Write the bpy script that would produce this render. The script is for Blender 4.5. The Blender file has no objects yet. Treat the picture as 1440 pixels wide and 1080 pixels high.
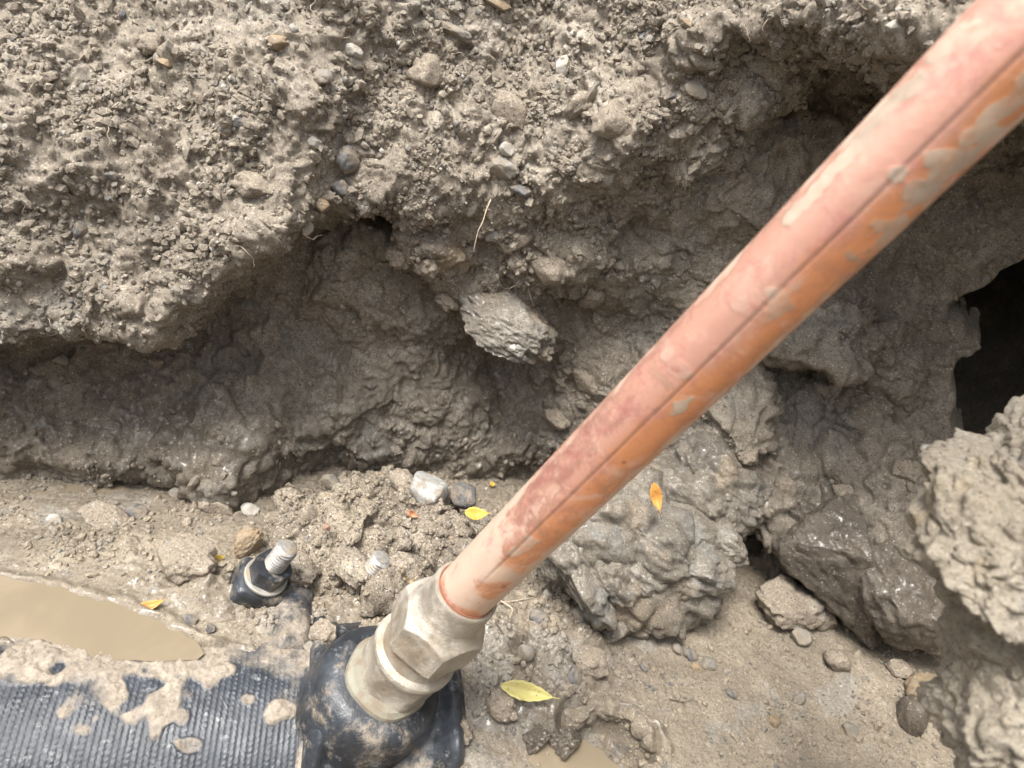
import bpy, bmesh, math, random
import numpy as np
from mathutils import Matrix, Vector

SC = bpy.context.scene
COL = SC.collection
F32 = np.float32

# ------------------------------------------------------------------ camera
PITCH, ROLL, CAM_H, FOC = math.radians(30), math.radians(14), 0.30, 1000.0
_u = np.array([math.sin(ROLL) * math.cos(PITCH), math.cos(ROLL) * math.cos(PITCH), -math.sin(PITCH)])
_f = np.array([0, 0, 1.0])
_y = _f - _u * (_f @ _u); _y /= np.linalg.norm(_y)
_x = np.cross(_u, _y)
if _x[0] < 0: _x = -_x
CM = np.stack([_x, _y, _u])                 # world = CM @ (right, up, forward)
CC = np.array([0, 0, CAM_H])
def at(px, py, d):                          # a point of the photograph at a given distance
    return CC + CM @ np.array([(px - 720) / FOC * d, (540 - py) / FOC * d, d])
def atz(px, py, z):                         # a point of the photograph on a given level
    v = CM @ np.array([(px - 720) / FOC, (540 - py) / FOC, 1.0])
    return CC + v * ((z - CC[2]) / v[2])
def proj(P):
    q = (np.asarray(P) - CC) @ CM
    return 720 + FOC * q[..., 0] / q[..., 2], 540 - FOC * q[..., 1] / q[..., 2], q[..., 2]

cd = bpy.data.cameras.new('camera'); cam = bpy.data.objects.new('camera', cd); COL.objects.link(cam)
R, U, FW = CM[:, 0], CM[:, 1], CM[:, 2]
cam.matrix_world = Matrix([[R[0], U[0], -FW[0], CC[0]], [R[1], U[1], -FW[1], CC[1]], [R[2], U[2], -FW[2], CC[2]], [0, 0, 0, 1]])
cd.sensor_width = 36; cd.lens = 36 * FOC / 1440
cd.clip_start = 0.01; cd.clip_end = 500
cd.dof.use_dof = True; cd.dof.focus_distance = 0.41; cd.dof.aperture_fstop = 13.0
SC.camera = cam

# ------------------------------------------------------------------ light
w = bpy.data.worlds.new('World'); SC.world = w; w.use_nodes = True
nt = w.node_tree; bg = nt.nodes['Background']
sky = nt.nodes.new('ShaderNodeTexSky'); sky.sky_type = 'NISHITA'; sky.sun_disc = False
SUN_EL, SUN_AZ = math.radians(68), math.radians(-140)      # azimuth from +Y clockwise
sky.sun_elevation = SUN_EL; sky.sun_rotation = SUN_AZ; sky.dust_density = 4.0; sky.air_density = 1.0
hs = nt.nodes.new('ShaderNodeHueSaturation'); hs.inputs['Saturation'].default_value = 0.28
nt.links.new(sky.outputs[0], hs.inputs['Color']); nt.links.new(hs.outputs[0], bg.inputs['Color'])
bg.inputs['Strength'].default_value = 0.105
sl = bpy.data.lights.new('sun', 'SUN'); so = bpy.data.objects.new('sun', sl); COL.objects.link(so)
sl.energy = 1.5; sl.angle = math.radians(22); sl.color = (1.0, 0.96, 0.9)
sd = Vector((math.sin(SUN_AZ) * math.cos(SUN_EL), math.cos(SUN_AZ) * math.cos(SUN_EL), math.sin(SUN_EL)))
so.rotation_euler = sd.to_track_quat('Z', 'Y').to_euler()
so.location = (-2, -1, 4)
SC.view_settings.view_transform = 'Standard'; SC.view_settings.look = 'None'
SC.view_settings.gamma = 1.0; SC.view_settings.use_curve_mapping = False
SC.view_settings.exposure = 1.85
SC.render.engine = 'CYCLES'
SC.cycles.use_denoising = True
SC.cycles.max_bounces = 6

# ------------------------------------------------------------------ noise
def _hash(ix, iy, iz, seed):
    h = (ix.astype(np.uint32) * np.uint32(374761393) + iy.astype(np.uint32) * np.uint32(668265263)
         + iz.astype(np.uint32) * np.uint32(2147483647) + np.uint32(seed * 7919 + 13) * np.uint32(1274126177))
    h ^= h >> np.uint32(15); h *= np.uint32(2246822519); h ^= h >> np.uint32(13); h *= np.uint32(3266489917); h ^= h >> np.uint32(16)
    return h
_G = np.random.default_rng(5).normal(size=(256, 3)); _G /= np.linalg.norm(_G, axis=1)[:, None]; _G = _G.astype(F32)
def perlin(P, scale, seed=0):
    p = (np.asarray(P, F32) / F32(scale)) + F32(1000.37 + seed * 3.1)
    i = np.floor(p).astype(np.int32); f = p - i
    u = f * f * f * (f * (f * 6 - 15) + 10)
    out = np.zeros(len(p), F32)
    for dx in (0, 1):
        for dy in (0, 1):
            for dz in (0, 1):
                g = _G[_hash(i[:, 0] + dx, i[:, 1] + dy, i[:, 2] + dz, seed) & 255]
                d = g[:, 0] * (f[:, 0] - dx) + g[:, 1] * (f[:, 1] - dy) + g[:, 2] * (f[:, 2] - dz)
                wt = (u[:, 0] if dx else 1 - u[:, 0]) * (u[:, 1] if dy else 1 - u[:, 1]) * (u[:, 2] if dz else 1 - u[:, 2])
                out += d * wt
    return out * 1.6
def fbm(P, scale, octaves=4, gain=0.5, seed=0, ridged=False):
    o = 0; a = 1.0; t = 0
    for k in range(octaves):
        n = perlin(P, scale / 2 ** k, seed + k * 17)
        if ridged: n = 1 - 2 * np.abs(n)
        o = o + a * n; t += a; a *= gain
    return o / t
def lumps(P, cell, seed=0, rmin=.35, rmax=.85, fill=1.0):
    """the highest of randomly sized domes scattered in space: a crumbly surface"""
    p = np.asarray(P, F32) / F32(cell) + F32(500.0)
    i = np.floor(p).astype(np.int32); best = np.zeros(len(p), F32)
    for dx in (-1, 0, 1):
        for dy in (-1, 0, 1):
            for dz in (-1, 0, 1):
                cx, cy, cz = i[:, 0] + dx, i[:, 1] + dy, i[:, 2] + dz
                h = _hash(cx, cy, cz, seed)
                jx = (h & 255).astype(F32) / 255; jy = ((h >> 8) & 255).astype(F32) / 255; jz = ((h >> 16) & 255).astype(F32) / 255
                r = rmin + (rmax - rmin) * ((h >> 24) & 127).astype(F32) / 127
                q = ((cx + jx - p[:, 0]) ** 2 + (cy + jy - p[:, 1]) ** 2 + (cz + jz - p[:, 2]) ** 2) / (r * r)
                d = r * np.sqrt(np.maximum(0, 1 - q))
                if fill < 1: d = np.where(((h >> 4) & 255) < fill * 255, d, 0)
                np.maximum(best, d, out=best)
    return best
def chunks(P, cell, seed=0, rmin=.4, rmax=.95, fill=1.0, tilt=.55):
    """like lumps, but each piece has a flat tilted face and sharp crevices round it"""
    p = np.asarray(P, F32) / F32(cell) + F32(700.0)
    i = np.floor(p).astype(np.int32); best = np.zeros(len(p), F32)
    for dx in (-1, 0, 1):
        for dy in (-1, 0, 1):
            for dz in (-1, 0, 1):
                cx, cy, cz = i[:, 0] + dx, i[:, 1] + dy, i[:, 2] + dz
                h = _hash(cx, cy, cz, seed)
                ex = cx + (h & 255).astype(F32) / 255 - p[:, 0]; ey = cy + ((h >> 8) & 255).astype(F32) / 255 - p[:, 1]; ez = cz + ((h >> 16) & 255).astype(F32) / 255 - p[:, 2]
                r = rmin + (rmax - rmin) * ((h >> 24) & 127).astype(F32) / 127
                g_ = _G[(h >> 5) & 255]
                q = np.sqrt(ex * ex + ey * ey + ez * ez) / r
                d = np.minimum(1.0 - q, .38) * 1.9 * r
                d = np.where(q < 1, np.maximum(0, d + tilt * np.minimum(1, (1 - q) * 3) * (g_[:, 0] * ex + g_[:, 1] * ey + g_[:, 2] * ez)), 0)
                if fill < 1: d = np.where(((h >> 4) & 255) < fill * 255, d, 0)
                np.maximum(best, d, out=best)
    return best
def worley(P, cell, seed=0):
    p = np.asarray(P, F32) / F32(cell) + F32(300.0)
    i = np.floor(p).astype(np.int32); f1 = np.full(len(p), 9, F32); f2 = f1.copy(); idd = np.zeros(len(p), np.uint32)
    for dx in (-1, 0, 1):
        for dy in (-1, 0, 1):
            for dz in (-1, 0, 1):
                cx, cy, cz = i[:, 0] + dx, i[:, 1] + dy, i[:, 2] + dz
                h = _hash(cx, cy, cz, seed)
                q = (cx + (h & 255).astype(F32) / 255 - p[:, 0]) ** 2 + (cy + ((h >> 8) & 255).astype(F32) / 255 - p[:, 1]) ** 2 \
                    + (cz + ((h >> 16) & 255).astype(F32) / 255 - p[:, 2]) ** 2
                m = q < f1
                f2 = np.where(m, f1, np.minimum(f2, q)); idd = np.where(m, h, idd); f1 = np.where(m, q, f1)
    return np.sqrt(f1), np.sqrt(f2), (idd >> 9 & 255).astype(F32) / 255
def sst(x, a, b):
    t = np.clip((x - a) / (b - a), 0, 1); return t * t * (3 - 2 * t)

# ------------------------------------------------------------------ objects
def mesh_np(name, V, F, smooth=True, attrs=None):
    me = bpy.data.meshes.new(name)
    V = np.ascontiguousarray(V, F32); F = np.ascontiguousarray(F, np.int32)
    k = F.shape[1]
    me.vertices.add(len(V)); me.vertices.foreach_set('co', V.ravel())
    me.loops.add(F.size); me.loops.foreach_set('vertex_index', F.ravel())
    me.polygons.add(len(F)); me.polygons.foreach_set('loop_start', np.arange(0, F.size, k, dtype=np.int32))
    me.update(calc_edges=True)
    me.polygons.foreach_set('use_smooth', np.full(len(F), smooth))
    for a, v in (attrs or {}).items():
        at_ = me.attributes.new(a, 'FLOAT', 'POINT'); at_.data.foreach_set('value', np.ascontiguousarray(v, F32))
    return me
def grid_faces(nu, nv, wrap_u=False):
    a = np.arange(nu * nv).reshape(nu, nv)
    if wrap_u: a = np.vstack([a, a[:1]])
    return np.stack([a[:-1, :-1], a[1:, :-1], a[1:, 1:], a[:-1, 1:]], -1).reshape(-1, 4)
def link(name, me, mat, parent=None, label=None, cat=None, group=None, kind=None, loc=None):
    o = bpy.data.objects.new(name, me); COL.objects.link(o)
    if me is not None and mat is not None:
        if len(me.materials) == 0: me.materials.append(mat)
    if parent is not None: o.parent = parent
    if label: o['label'] = label
    if cat: o['category'] = cat
    if group: o['group'] = group
    if kind: o['kind'] = kind
    if loc is not None: o.location = loc
    return o
def frame(origin, zaxis, xhint):
    z = np.array(zaxis, float); z /= np.linalg.norm(z)
    x = np.array(xhint, float); x -= z * (x @ z); x /= np.linalg.norm(x)
    y = np.cross(z, x)
    return Matrix([[x[0], y[0], z[0], origin[0]], [x[1], y[1], z[1], origin[1]], [x[2], y[2], z[2], origin[2]], [0, 0, 0, 1]])
def grid_normals(P):                        # P: nu x nv x 3
    du = np.gradient(P, axis=0); dv = np.gradient(P, axis=1)
    n = np.cross(du, dv); n /= np.linalg.norm(n, axis=2)[..., None] + 1e-12
    return n
def blur(A, k):
    for ax in (0, 1):
        B = A.copy()
        pad = [(0, 0)] * A.ndim; pad[ax] = (k + 1, k)
        c = np.cumsum(np.pad(A, pad, mode='edge'), axis=ax)
        n = A.shape[ax]
        hi = np.take(c, np.arange(2 * k + 1, 2 * k + 1 + n), axis=ax); lo = np.take(c, np.arange(0, n), axis=ax)
        A = (hi - lo) / (2 * k + 1)
    return A

# ------------------------------------------------------------------ materials
class NT:
    def __init__(s, name):
        s.m = bpy.data.materials.new(name); s.m.use_nodes = True; s.t = s.m.node_tree
        s.b = s.t.nodes['Principled BSDF']; s.co = s.n('ShaderNodeTexCoord').outputs['Object']
    def n(s, t, **k):
        x = s.t.nodes.new(t)
        for a, b in k.items(): setattr(x, a, b)
        return x
    def put(s, sock, v):
        if hasattr(v, 'node'): s.t.links.new(v, sock)
        elif isinstance(v, (tuple, list)) and len(v) == 3 and sock.type == 'RGBA': sock.default_value = (*v, 1)
        else: sock.default_value = v
    def noise(s, scale, detail=4, rough=.6, dist=0, co=None, off=0):
        x = s.n('ShaderNodeTexNoise'); x.inputs['Scale'].default_value = scale; x.inputs['Detail'].default_value = detail
        x.inputs['Roughness'].default_value = rough; x.inputs['Distortion'].default_value = dist
        c = co or s.co
        if off:
            v = s.n('ShaderNodeVectorMath', operation='ADD'); s.t.links.new(c, v.inputs[0]); v.inputs[1].default_value = (off, off * .7, off * 1.3); c = v.outputs[0]
        s.t.links.new(c, x.inputs['Vector']); return x.outputs['Fac']
    def voro(s, scale, feat='F1', out='Distance', co=None):
        x = s.n('ShaderNodeTexVoronoi', feature=feat); x.inputs['Scale'].default_value = scale
        s.t.links.new(co or s.co, x.inputs['Vector']); return x.outputs[out]
    def ramp(s, v, a, b, lo=0., hi=1.):
        x = s.n('ShaderNodeMapRange', interpolation_type='SMOOTHSTEP')
        s.put(x.inputs['Value'], v); x.inputs['From Min'].default_value = a; x.inputs['From Max'].default_value = b
        s.put(x.inputs['To Min'], lo); s.put(x.inputs['To Max'], hi); return x.outputs['Result']
    def math(s, op, a, b=0., c=None):
        x = s.n('ShaderNodeMath', operation=op); s.put(x.inputs[0], a); s.put(x.inputs[1], b)
        if c is not None: s.put(x.inputs[2], c)
        return x.outputs[0]
    def mix(s, f, a, b, mode='MIX'):
        x = s.n('ShaderNodeMix', data_type='RGBA', blend_type=mode); s.put(x.inputs['Factor'], f); s.put(x.inputs['A'], a); s.put(x.inputs['B'], b)
        return x.outputs['Result']
    def attr(s, name): return s.n('ShaderNodeAttribute', attribute_name=name).outputs['Fac']
    def bump(s, h, dist, strength=1.0, prev=None):
        x = s.n('ShaderNodeBump'); x.inputs['Distance'].default_value = dist; s.put(x.inputs['Strength'], strength); s.put(x.inputs['Height'], h)
        if prev is not None: s.t.links.new(prev, x.inputs['Normal'])
        return x.outputs['Normal']
    def done(s, col, rough, normal=None, metal=0., spec=.5, **k):
        s.put(s.b.inputs['Base Color'], col); s.put(s.b.inputs['Roughness'], rough); s.put(s.b.inputs['Metallic'], metal)
        s.put(s.b.inputs['Specular IOR Level'], spec)
        if normal is not None: s.t.links.new(normal, s.b.inputs['Normal'])
        for a, b in k.items(): s.put(s.b.inputs[a], b)
        return s.m

def earth(name, base, dark, pale, wet=None, grain=1.0, tints=(), wetcol=.62, spec=.35, bump=1.0, off=0.):
    """damp sandy clay: base colours vary in patches, mineral grains, finer relief"""
    s = NT(name)
    c = s.mix(s.ramp(s.noise(9, 5, .62, off=off + .3), .38, .66), base, dark)
    c = s.mix(s.ramp(s.noise(38, 6, .7, off=off + .9), .5, .72, 0, .8), c, pale)
    for i, (col, sc, lo, hi, amt) in enumerate(tints):
        c = s.mix(s.ramp(s.noise(sc, 4, .6, off=off + 3 + i * 1.7), lo, hi, 0, amt), c, col)
    g = s.voro(1100, out='Color')
    sep = s.n('ShaderNodeSeparateColor'); s.t.links.new(g, sep.inputs[0])
    gr = s.ramp(sep.outputs[0], 0, 1, 1 - .20 * grain, 1 + .20 * grain)
    c = s.mix(1.0, c, s.n('ShaderNodeCombineColor').outputs[0], 'MULTIPLY') if False else c
    cm = s.n('ShaderNodeCombineColor')
    for k in range(3): s.t.links.new(gr, cm.inputs[k])
    c = s.mix(1.0, c, cm.outputs[0], 'MULTIPLY')
    spk = s.ramp(sep.outputs[1], .955, .97, 0, .75 * grain); c = s.mix(spk, c, (.07, .065, .06))
    spk2 = s.ramp(sep.outputs[2], .965, .98, 0, .7 * grain); c = s.mix(spk2, c, (.55, .5, .42))
    rough = .92; coat = 0.
    if wet is not None:
        wv = s.attr('wet') if wet == 'attr' else wet
        wn = s.math('MULTIPLY', wv, s.ramp(s.noise(30, 5, .65, off=off + 6), .3, .62, .35, 1.15))
        wn = s.math('MINIMUM', wn, 1.0)
        cw = s.n('ShaderNodeCombineColor')
        dk = s.ramp(wn, 0, 1, 1.0, wetcol)
        for k in range(3): s.t.links.new(dk, cw.inputs[k])
        c = s.mix(1.0, c, cw.outputs[0], 'MULTIPLY')
        film = s.ramp(s.noise(70, 5, .65, off=off + 8), .36, .62)
        rough = s.ramp(s.math('MULTIPLY', wn, film), .1, .85, .85, .22)
        coat = s.ramp(s.math('MULTIPLY', wn, film), .25, .75, 0, .85)
    h = s.noise(420, 6, .72, off=off)
    nrm = s.bump(h, .0014 * bump, .75)
    nrm = s.bump(s.noise(1500, 3, .7, off=off + 2), .0006 * bump, .8, nrm)
    return s.done(c, rough, nrm, spec=spec, **{'Coat Weight': coat, 'Coat Roughness': .16, 'Coat IOR': 1.36})

EB, ED, EP = (.280, .241, .189), (.204, .173, .135), (.415, .367, .302)
M = {}
M['wall'] = earth('wall_earth', EB, ED, EP, 'attr', tints=(((.255, .235, .20), 14, .55, .62, .6), ((.40, .28, .14), 7, .66, .74, .45), ((.13, .125, .12), 26, .66, .74, .7)), wetcol=.66)
M['floor'] = earth('floor_mud', (.29, .243, .180), (.218, .182, .136), (.395, .345, .268), 'attr', tints=(((.29, .27, .235), 17, .57, .64, .6), ((.16, .15, .14), 60, .64, .72, .6)), wetcol=.72, spec=.5, off=4., grain=.8, bump=.75)
M['clod'] = earth('clod_earth', (.29, .243, .187), (.21, .175, .135), (.41, .36, .29), .35, off=9., tints=(((.28, .275, .26), 40, .55, .7, .6),), wetcol=.75)
M['heap'] = earth('heap_earth', (.285, .240, .182), (.20, .168, .13), (.39, .345, .275), .2, grain=1.5, off=13., tints=(((.42, .29, .13), 50, .62, .72, .5), ((.2, .195, .19), 60, .62, .7, .6)), wetcol=.8)
M['grey_clay'] = earth('grey_clay', (.24, .212, .17), (.17, .15, .122), (.34, .315, .27), .8, off=17., tints=(((.225, .228, .215), 26, .54, .66, .6), ((.28, .23, .17), 20, .52, .62, .9)), wetcol=.8, spec=.5)
M['wet_clay'] = earth('wet_clay', (.19, .158, .120), (.13, .107, .082), (.26, .22, .17), .95, off=21., wetcol=.72, spec=.6)
M['bank'] = earth('pale_dry_clay', (.46, .405, .32), (.32, .275, .21), (.58, .53, .44), None, off=25., tints=(((.42, .33, .2), 45, .58, .7, .5), ((.38, .37, .34), 60, .6, .72, .6)), grain=.7, bump=2.2)
def stone(name, a, b, c, wet=.3, off=0., coat=.85):
    s = NT(name)
    col = s.mix(s.ramp(s.noise(130, 6, .72, .4, off=off), .4, .65), a, b)
    col = s.mix(s.ramp(s.noise(340, 5, .7, off=off + 2), .55, .72), col, c)
    mud = s.ramp(s.noise(90, 6, .75, .4, off=off + 5), .44, .58, 0, coat)
    col = s.mix(mud, col, (.29, .24, .18))
    nrm = s.bump(s.noise(240, 8, .75, off=off), .0022, .9)
    return s.done(col, s.ramp(mud, 0, 1, .75 - wet * .45, .9), nrm, spec=.4)
M['stone_pale'] = stone('pale_blue_grey_stone', (.36, .365, .35), (.47, .475, .46), (.22, .235, .25), off=1)
M['stone_dark'] = stone('dark_grey_stone', (.10, .10, .10), (.17, .165, .16), (.24, .23, .21), wet=.6, off=2)
M['stone_tan'] = stone('tan_stone', (.34, .25, .15), (.25, .18, .11), (.44, .38, .3), off=3, coat=.6)
M['stone_white'] = stone('white_pebble', (.5, .48, .43), (.4, .375, .335), (.58, .57, .54), off=4, coat=.6)
M['stone_mid'] = stone('mid_grey_stone', (.24, .22, .19), (.32, .3, .26), (.15, .15, .15), wet=.5, off=5)
M['stone_rust'] = stone('rusty_pebble', (.36, .22, .15), (.28, .16, .11), (.42, .33, .28), off=6, coat=.5)

def copper():
    s = NT('weathered_copper')
    tc = s.n('ShaderNodeSeparateXYZ'); s.t.links.new(s.co, tc.inputs[0])
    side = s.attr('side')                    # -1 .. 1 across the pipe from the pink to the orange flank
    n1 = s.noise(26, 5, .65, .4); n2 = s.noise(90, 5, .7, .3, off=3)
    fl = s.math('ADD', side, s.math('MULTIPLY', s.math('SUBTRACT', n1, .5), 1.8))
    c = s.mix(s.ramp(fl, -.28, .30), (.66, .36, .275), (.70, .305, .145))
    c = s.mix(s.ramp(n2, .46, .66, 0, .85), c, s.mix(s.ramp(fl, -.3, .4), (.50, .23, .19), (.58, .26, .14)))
    c = s.mix(s.ramp(s.noise(55, 6, .7, .6, off=8), .52, .66, 0, .7), c, (.74, .46, .36))
    oxv = s.math('ADD', s.math('MULTIPLY', s.attr('oxide'), .5), s.math('MULTIPLY', s.math('SUBTRACT', s.noise(60, 7, .75, .5, off=31), .5), 1.2))
    c = s.mix(s.ramp(oxv, .38, .62, 0, .75), c, (.40, .155, .135))
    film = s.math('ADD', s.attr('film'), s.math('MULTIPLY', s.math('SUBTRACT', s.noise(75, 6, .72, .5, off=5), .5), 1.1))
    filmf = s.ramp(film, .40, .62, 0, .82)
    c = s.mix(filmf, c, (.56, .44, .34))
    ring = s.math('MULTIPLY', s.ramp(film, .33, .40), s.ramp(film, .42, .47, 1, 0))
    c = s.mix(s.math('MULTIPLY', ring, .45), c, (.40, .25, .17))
    mudv = s.math('ADD', s.attr('mud'), s.math('MULTIPLY', s.math('SUBTRACT', s.noise(140, 6, .75, off=6), .5), 1.3))
    mf = s.ramp(mudv, .30, .95, 0, .80)
    c = s.mix(mf, c, s.mix(s.ramp(s.noise(60, 4, .6, off=2), .4, .6), (.30, .26, .2), (.42, .36, .28)))
    spots = s.math('MULTIPLY', s.ramp(s.voro(110), .10, .17, 1, 0), s.ramp(s.noise(30, 3, .5, off=12), .52, .62))
    c = s.mix(s.math('MULTIPLY', spots, .8), c, (.36, .12, .08))
    dr = s.ramp(s.voro(170), .10, .16, 1, 0); dr = s.math('MULTIPLY', dr, s.ramp(s.noise(22, 3, .5, off=15), .56, .66))
    c = s.mix(s.math('MULTIPLY', dr, .6), c, (.66, .55, .45))
    seam = s.attr('seam')
    sm = s.math('MULTIPLY', seam, s.ramp(s.noise(130, 5, .8, off=20), .25, .5, .35, 1))
    c = s.mix(s.math('MULTIPLY', sm, .7), c, (.10, .065, .05))
    nonmetal = s.math('MAXIMUM', mf, filmf)
    metal = s.ramp(nonmetal, 0, 1, .45, 0)
    rough = s.ramp(mf, 0, 1, s.ramp(n2, .35, .7, .36, .55), .85)
    h = s.math('ADD', s.math('MULTIPLY', s.noise(300, 5, .7, off=1), .4), s.math('ADD', s.math('MULTIPLY', mf, .12), s.math('MULTIPLY', dr, .6)))
    return s.done(c, rough, s.bump(h, .0006, .6), metal, .4)
M['copper'] = copper()
def brass():
    s = NT('muddy_brass')
    n = s.noise(55, 6, .7, .3)
    c = s.mix(s.ramp(n, .35, .65), (.33, .292, .235), (.43, .39, .33))
    c = s.mix(s.ramp(s.noise(24, 5, .65, .3, off=3), .5, .66, 0, .8), c, (.28, .21, .14))
    c = s.mix(s.ramp(s.noise(120, 5, .7, off=5), .56, .7, 0, .7), c, (.56, .50, .43))
    c = s.mix(s.ramp(s.noise(300, 3, .6, off=8), .66, .74, 0, .7), c, (.2, .15, .1))
    d = s.ramp(s.noise(40, 6, .7, off=6), .42, .62)
    nr = s.bump(s.noise(160, 6, .72, off=2), .0007, .6); nr = s.bump(s.noise(800, 4, .7), .0004, .7, nr)
    return s.done(c, s.ramp(d, 0, 1, .45, .82), nr, s.ramp(d, 0, 1, .5, .05), .45)
M['brass'] = brass()
def black(name, base=(.018, .02, .024), mudamt=.5, off=0., gloss=.28, attr=False):
    s = NT(name)
    c = s.mix(s.ramp(s.noise(60, 5, .7, off=off), .35, .7), base, (.045, .052, .062))
    c = s.mix(s.ramp(s.noise(170, 6, .75, .3, off=off + 4), .56, .70, 0, .65), c, (.26, .27, .27))
    mv = s.noise(34, 7, .72, .1, off=off + 2)
    if attr: mv = s.math('ADD', s.math('MULTIPLY', s.math('SUBTRACT', mv, .5), .9), s.attr('mud'))
    mf = s.ramp(mv, .36 if attr else .54 - mudamt * .1, .70 if attr else .68 - mudamt * .06, 0, .94)
    mf = s.math('MULTIPLY', mf, s.ramp(s.noise(420, 5, .75, off=off + 11), .28, .55, .55, 1))
    c = s.mix(mf, c, s.mix(s.ramp(s.noise(140, 5, .7, off=off + 1), .4, .62), (.27, .225, .17), (.37, .315, .25)))
    r = s.ramp(mf, 0, 1, s.ramp(s.noise(90, 4, .6, off=off + 7), .3, .7, gloss, gloss + .22), .72)
    nr = s.bump(s.noise(260, 6, .7, off=off), .0011, s.ramp(mf, 0, 1, .45, 1.0)); nr = s.bump(mf, .0007, .6, nr)
    return s.done(c, r, nr, 0., .55)
M['black'] = black('wet_black_coating', mudamt=.25)
M['main'] = black('black_ribbed_polymer', (.022, .026, .033), off=5., attr=True, gloss=.3)
M['strap'] = black('muddy_black_strap', mudamt=1.1, off=9.)
def simple(name, a, b, rough, sc=120, metal=0., mud=.0, off=0., bumpd=.0003, spec=.5, trans=0.):
    s = NT(name)
    c = s.mix(s.ramp(s.noise(sc, 5, .7, off=off), .4, .62), a, b)
    if mud: c = s.mix(s.ramp(s.noise(90, 5, .7, off=off + 3), .6 - mud * .2, .7 - mud * .2), c, (.36, .3, .22))
    return s.done(c, rough, s.bump(s.noise(sc * 3, 5, .7, off=off), bumpd, .8), metal, spec)
M['zinc'] = simple('dull_zinc', (.24, .23, .21), (.36, .35, .33), .5, 200, .3, .5)
M['washer'] = simple('pale_washer', (.30, .285, .25), (.4, .385, .35), .45, 160, .2, .5)
M['gasket'] = simple('red_brown_gap', (.16, .06, .035), (.26, .11, .06), .7)
M['verdigris'] = simple('greenish_scale', (.24, .23, .18), (.20, .165, .12), .8)
def leafmat(name, a, b, spot, sa=.5, off=0.):
    s = NT(name)
    c = s.mix(s.ramp(s.noise(60, 4, .6, off=off), .4, .62), a, b)
    c = s.mix(s.ramp(s.noise(330, 4, .6, off=off + 2), .6, .66, 0, sa), c, spot)
    return s.done(c, .5, s.bump(s.noise(200, 3, .6), .0003, .6), 0., .4)
M['leaf_yellow'] = leafmat('yellow_leaf', (.52, .37, .07), (.42, .26, .05), (.2, .14, .06), .8)
M['leaf_lime'] = leafmat('yellow_green_leaf', (.48, .43, .15), (.38, .33, .12), (.10, .085, .05), .95, 3.)
M['leaf_orange'] = leafmat('orange_leaf', (.50, .25, .06), (.38, .18, .05), (.24, .13, .06), .7, 6.)
M['leaf_brown'] = leafmat('brown_leaf', (.40, .20, .10), (.30, .14, .07), (.5, .38, .25), .6, 9.)
M['root'] = simple('pale_root', (.36, .28, .2), (.5, .42, .32), .8)
M['root_dark'] = simple('dark_root', (.07, .055, .045), (.13, .10, .08), .7)
def water():
    s = NT('muddy_water')
    c = s.mix(s.ramp(s.noise(14, 4, .6, .5), .38, .66), (.20, .163, .112), (.245, .20, .14))
    nr = s.bump(s.noise(50, 2, .5), .0006, .25)
    return s.done(c, .06, nr, 0., .5)
M['water'] = water()

# ================================================================== THE TRENCH
rng = np.random.default_rng(11)
FLOOR_Z = -0.07
foot_px = [(0, 665), (180, 668), (340, 672), (500, 660), (650, 655), (760, 672), (900, 730), (1000, 765), (1150, 820), (1330, 900)]
fp = np.array([atz(a, b, FLOOR_Z) for a, b in foot_px])
_gx = np.concatenate([[-3.0, -.9], fp[:, 0], [fp[-1, 0] + .10, 3.0]])
_gy = np.concatenate([[-.1, fp[0, 1] - .12], fp[:, 1], [fp[-1, 1] - .07, .0]])
_tx = np.linspace(-3, 3, 6001); _ty = np.interp(_tx, _gx, _gy)
_k = np.exp(-np.linspace(-2.2, 2.2, 91) ** 2); _k /= _k.sum()
_ty = np.convolve(np.pad(_ty, 45, mode='edge'), _k, 'valid')
def g(x): return np.interp(x, _tx, _ty)

# the ragged lip under which the wall is washed out, read as (pixel, how far it juts out)
lip_px = [(-120, 505, .045), (0, 488, .05), (90, 484, .055), (200, 490, .055), (262, 425, .055), (330, 385, .055), (395, 330, .055), (470, 290, .042), (545, 275, .034), (620, 290, .030),
          (700, 300, .030), (790, 270, .032), (860, 215, .034), (905, 190, .032), (950, 120, .034), (1040, 62, .06), (1150, 75, .10), (1280, 72, .125), (1400, 100, .135)]
lx, lz, lo = [], [], []
for a, b, o in lip_px:
    v = at(a, b, 1.0) - CC; t = np.linspace(.15, 1.2, 2000); P = CC + v * t[:, None]
    k = np.argmax(P[:, 1] > g(P[:, 0]) - o); lx.append(P[k, 0]); lz.append(P[k, 2]); lo.append(o)
_o = np.argsort(lx); lx, lz, lo = np.array(lx)[_o], np.array(lz)[_o], np.array(lo)[_o]

xs = np.concatenate([np.linspace(-1.4, -.40, 40, endpoint=False), np.arange(-.40, .50, .00095), np.linspace(.50, 1.4, 40)])
NX, NZ = len(xs), 600
X0 = np.stack([xs, xs * 0, xs * 0], 1)
lipz = np.interp(xs, lx, lz) + .006 * fbm(X0, .05, 4, .6, 3) + .0035 * perlin(X0, .012, 9)
lipo = np.interp(xs, lx, lo) + .012 * fbm(X0, .07, 3, .6, 5)
zz = np.linspace(-.14, .50, 900)
low_z = np.array([-.14, -.10, -.06, -.02, .03, .08, .13, .18, .25, .5])
low_o = np.array([.02, .012, .0, -.006, -.022, -.034, -.038, -.036, -.03, -.03])
W = np.zeros((NX, NZ, 3), np.float64)
slope = np.interp(xs, [-.5, -.2, .0, .1, .2, .5], [.55, .5, .42, .30, .25, .2])
wlip = np.interp(xs, [-.16, -.11, -.06, -.02, .06, .11, .15, .2], [.016, .028, .09, .12, .12, .07, .035, .03])
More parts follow.
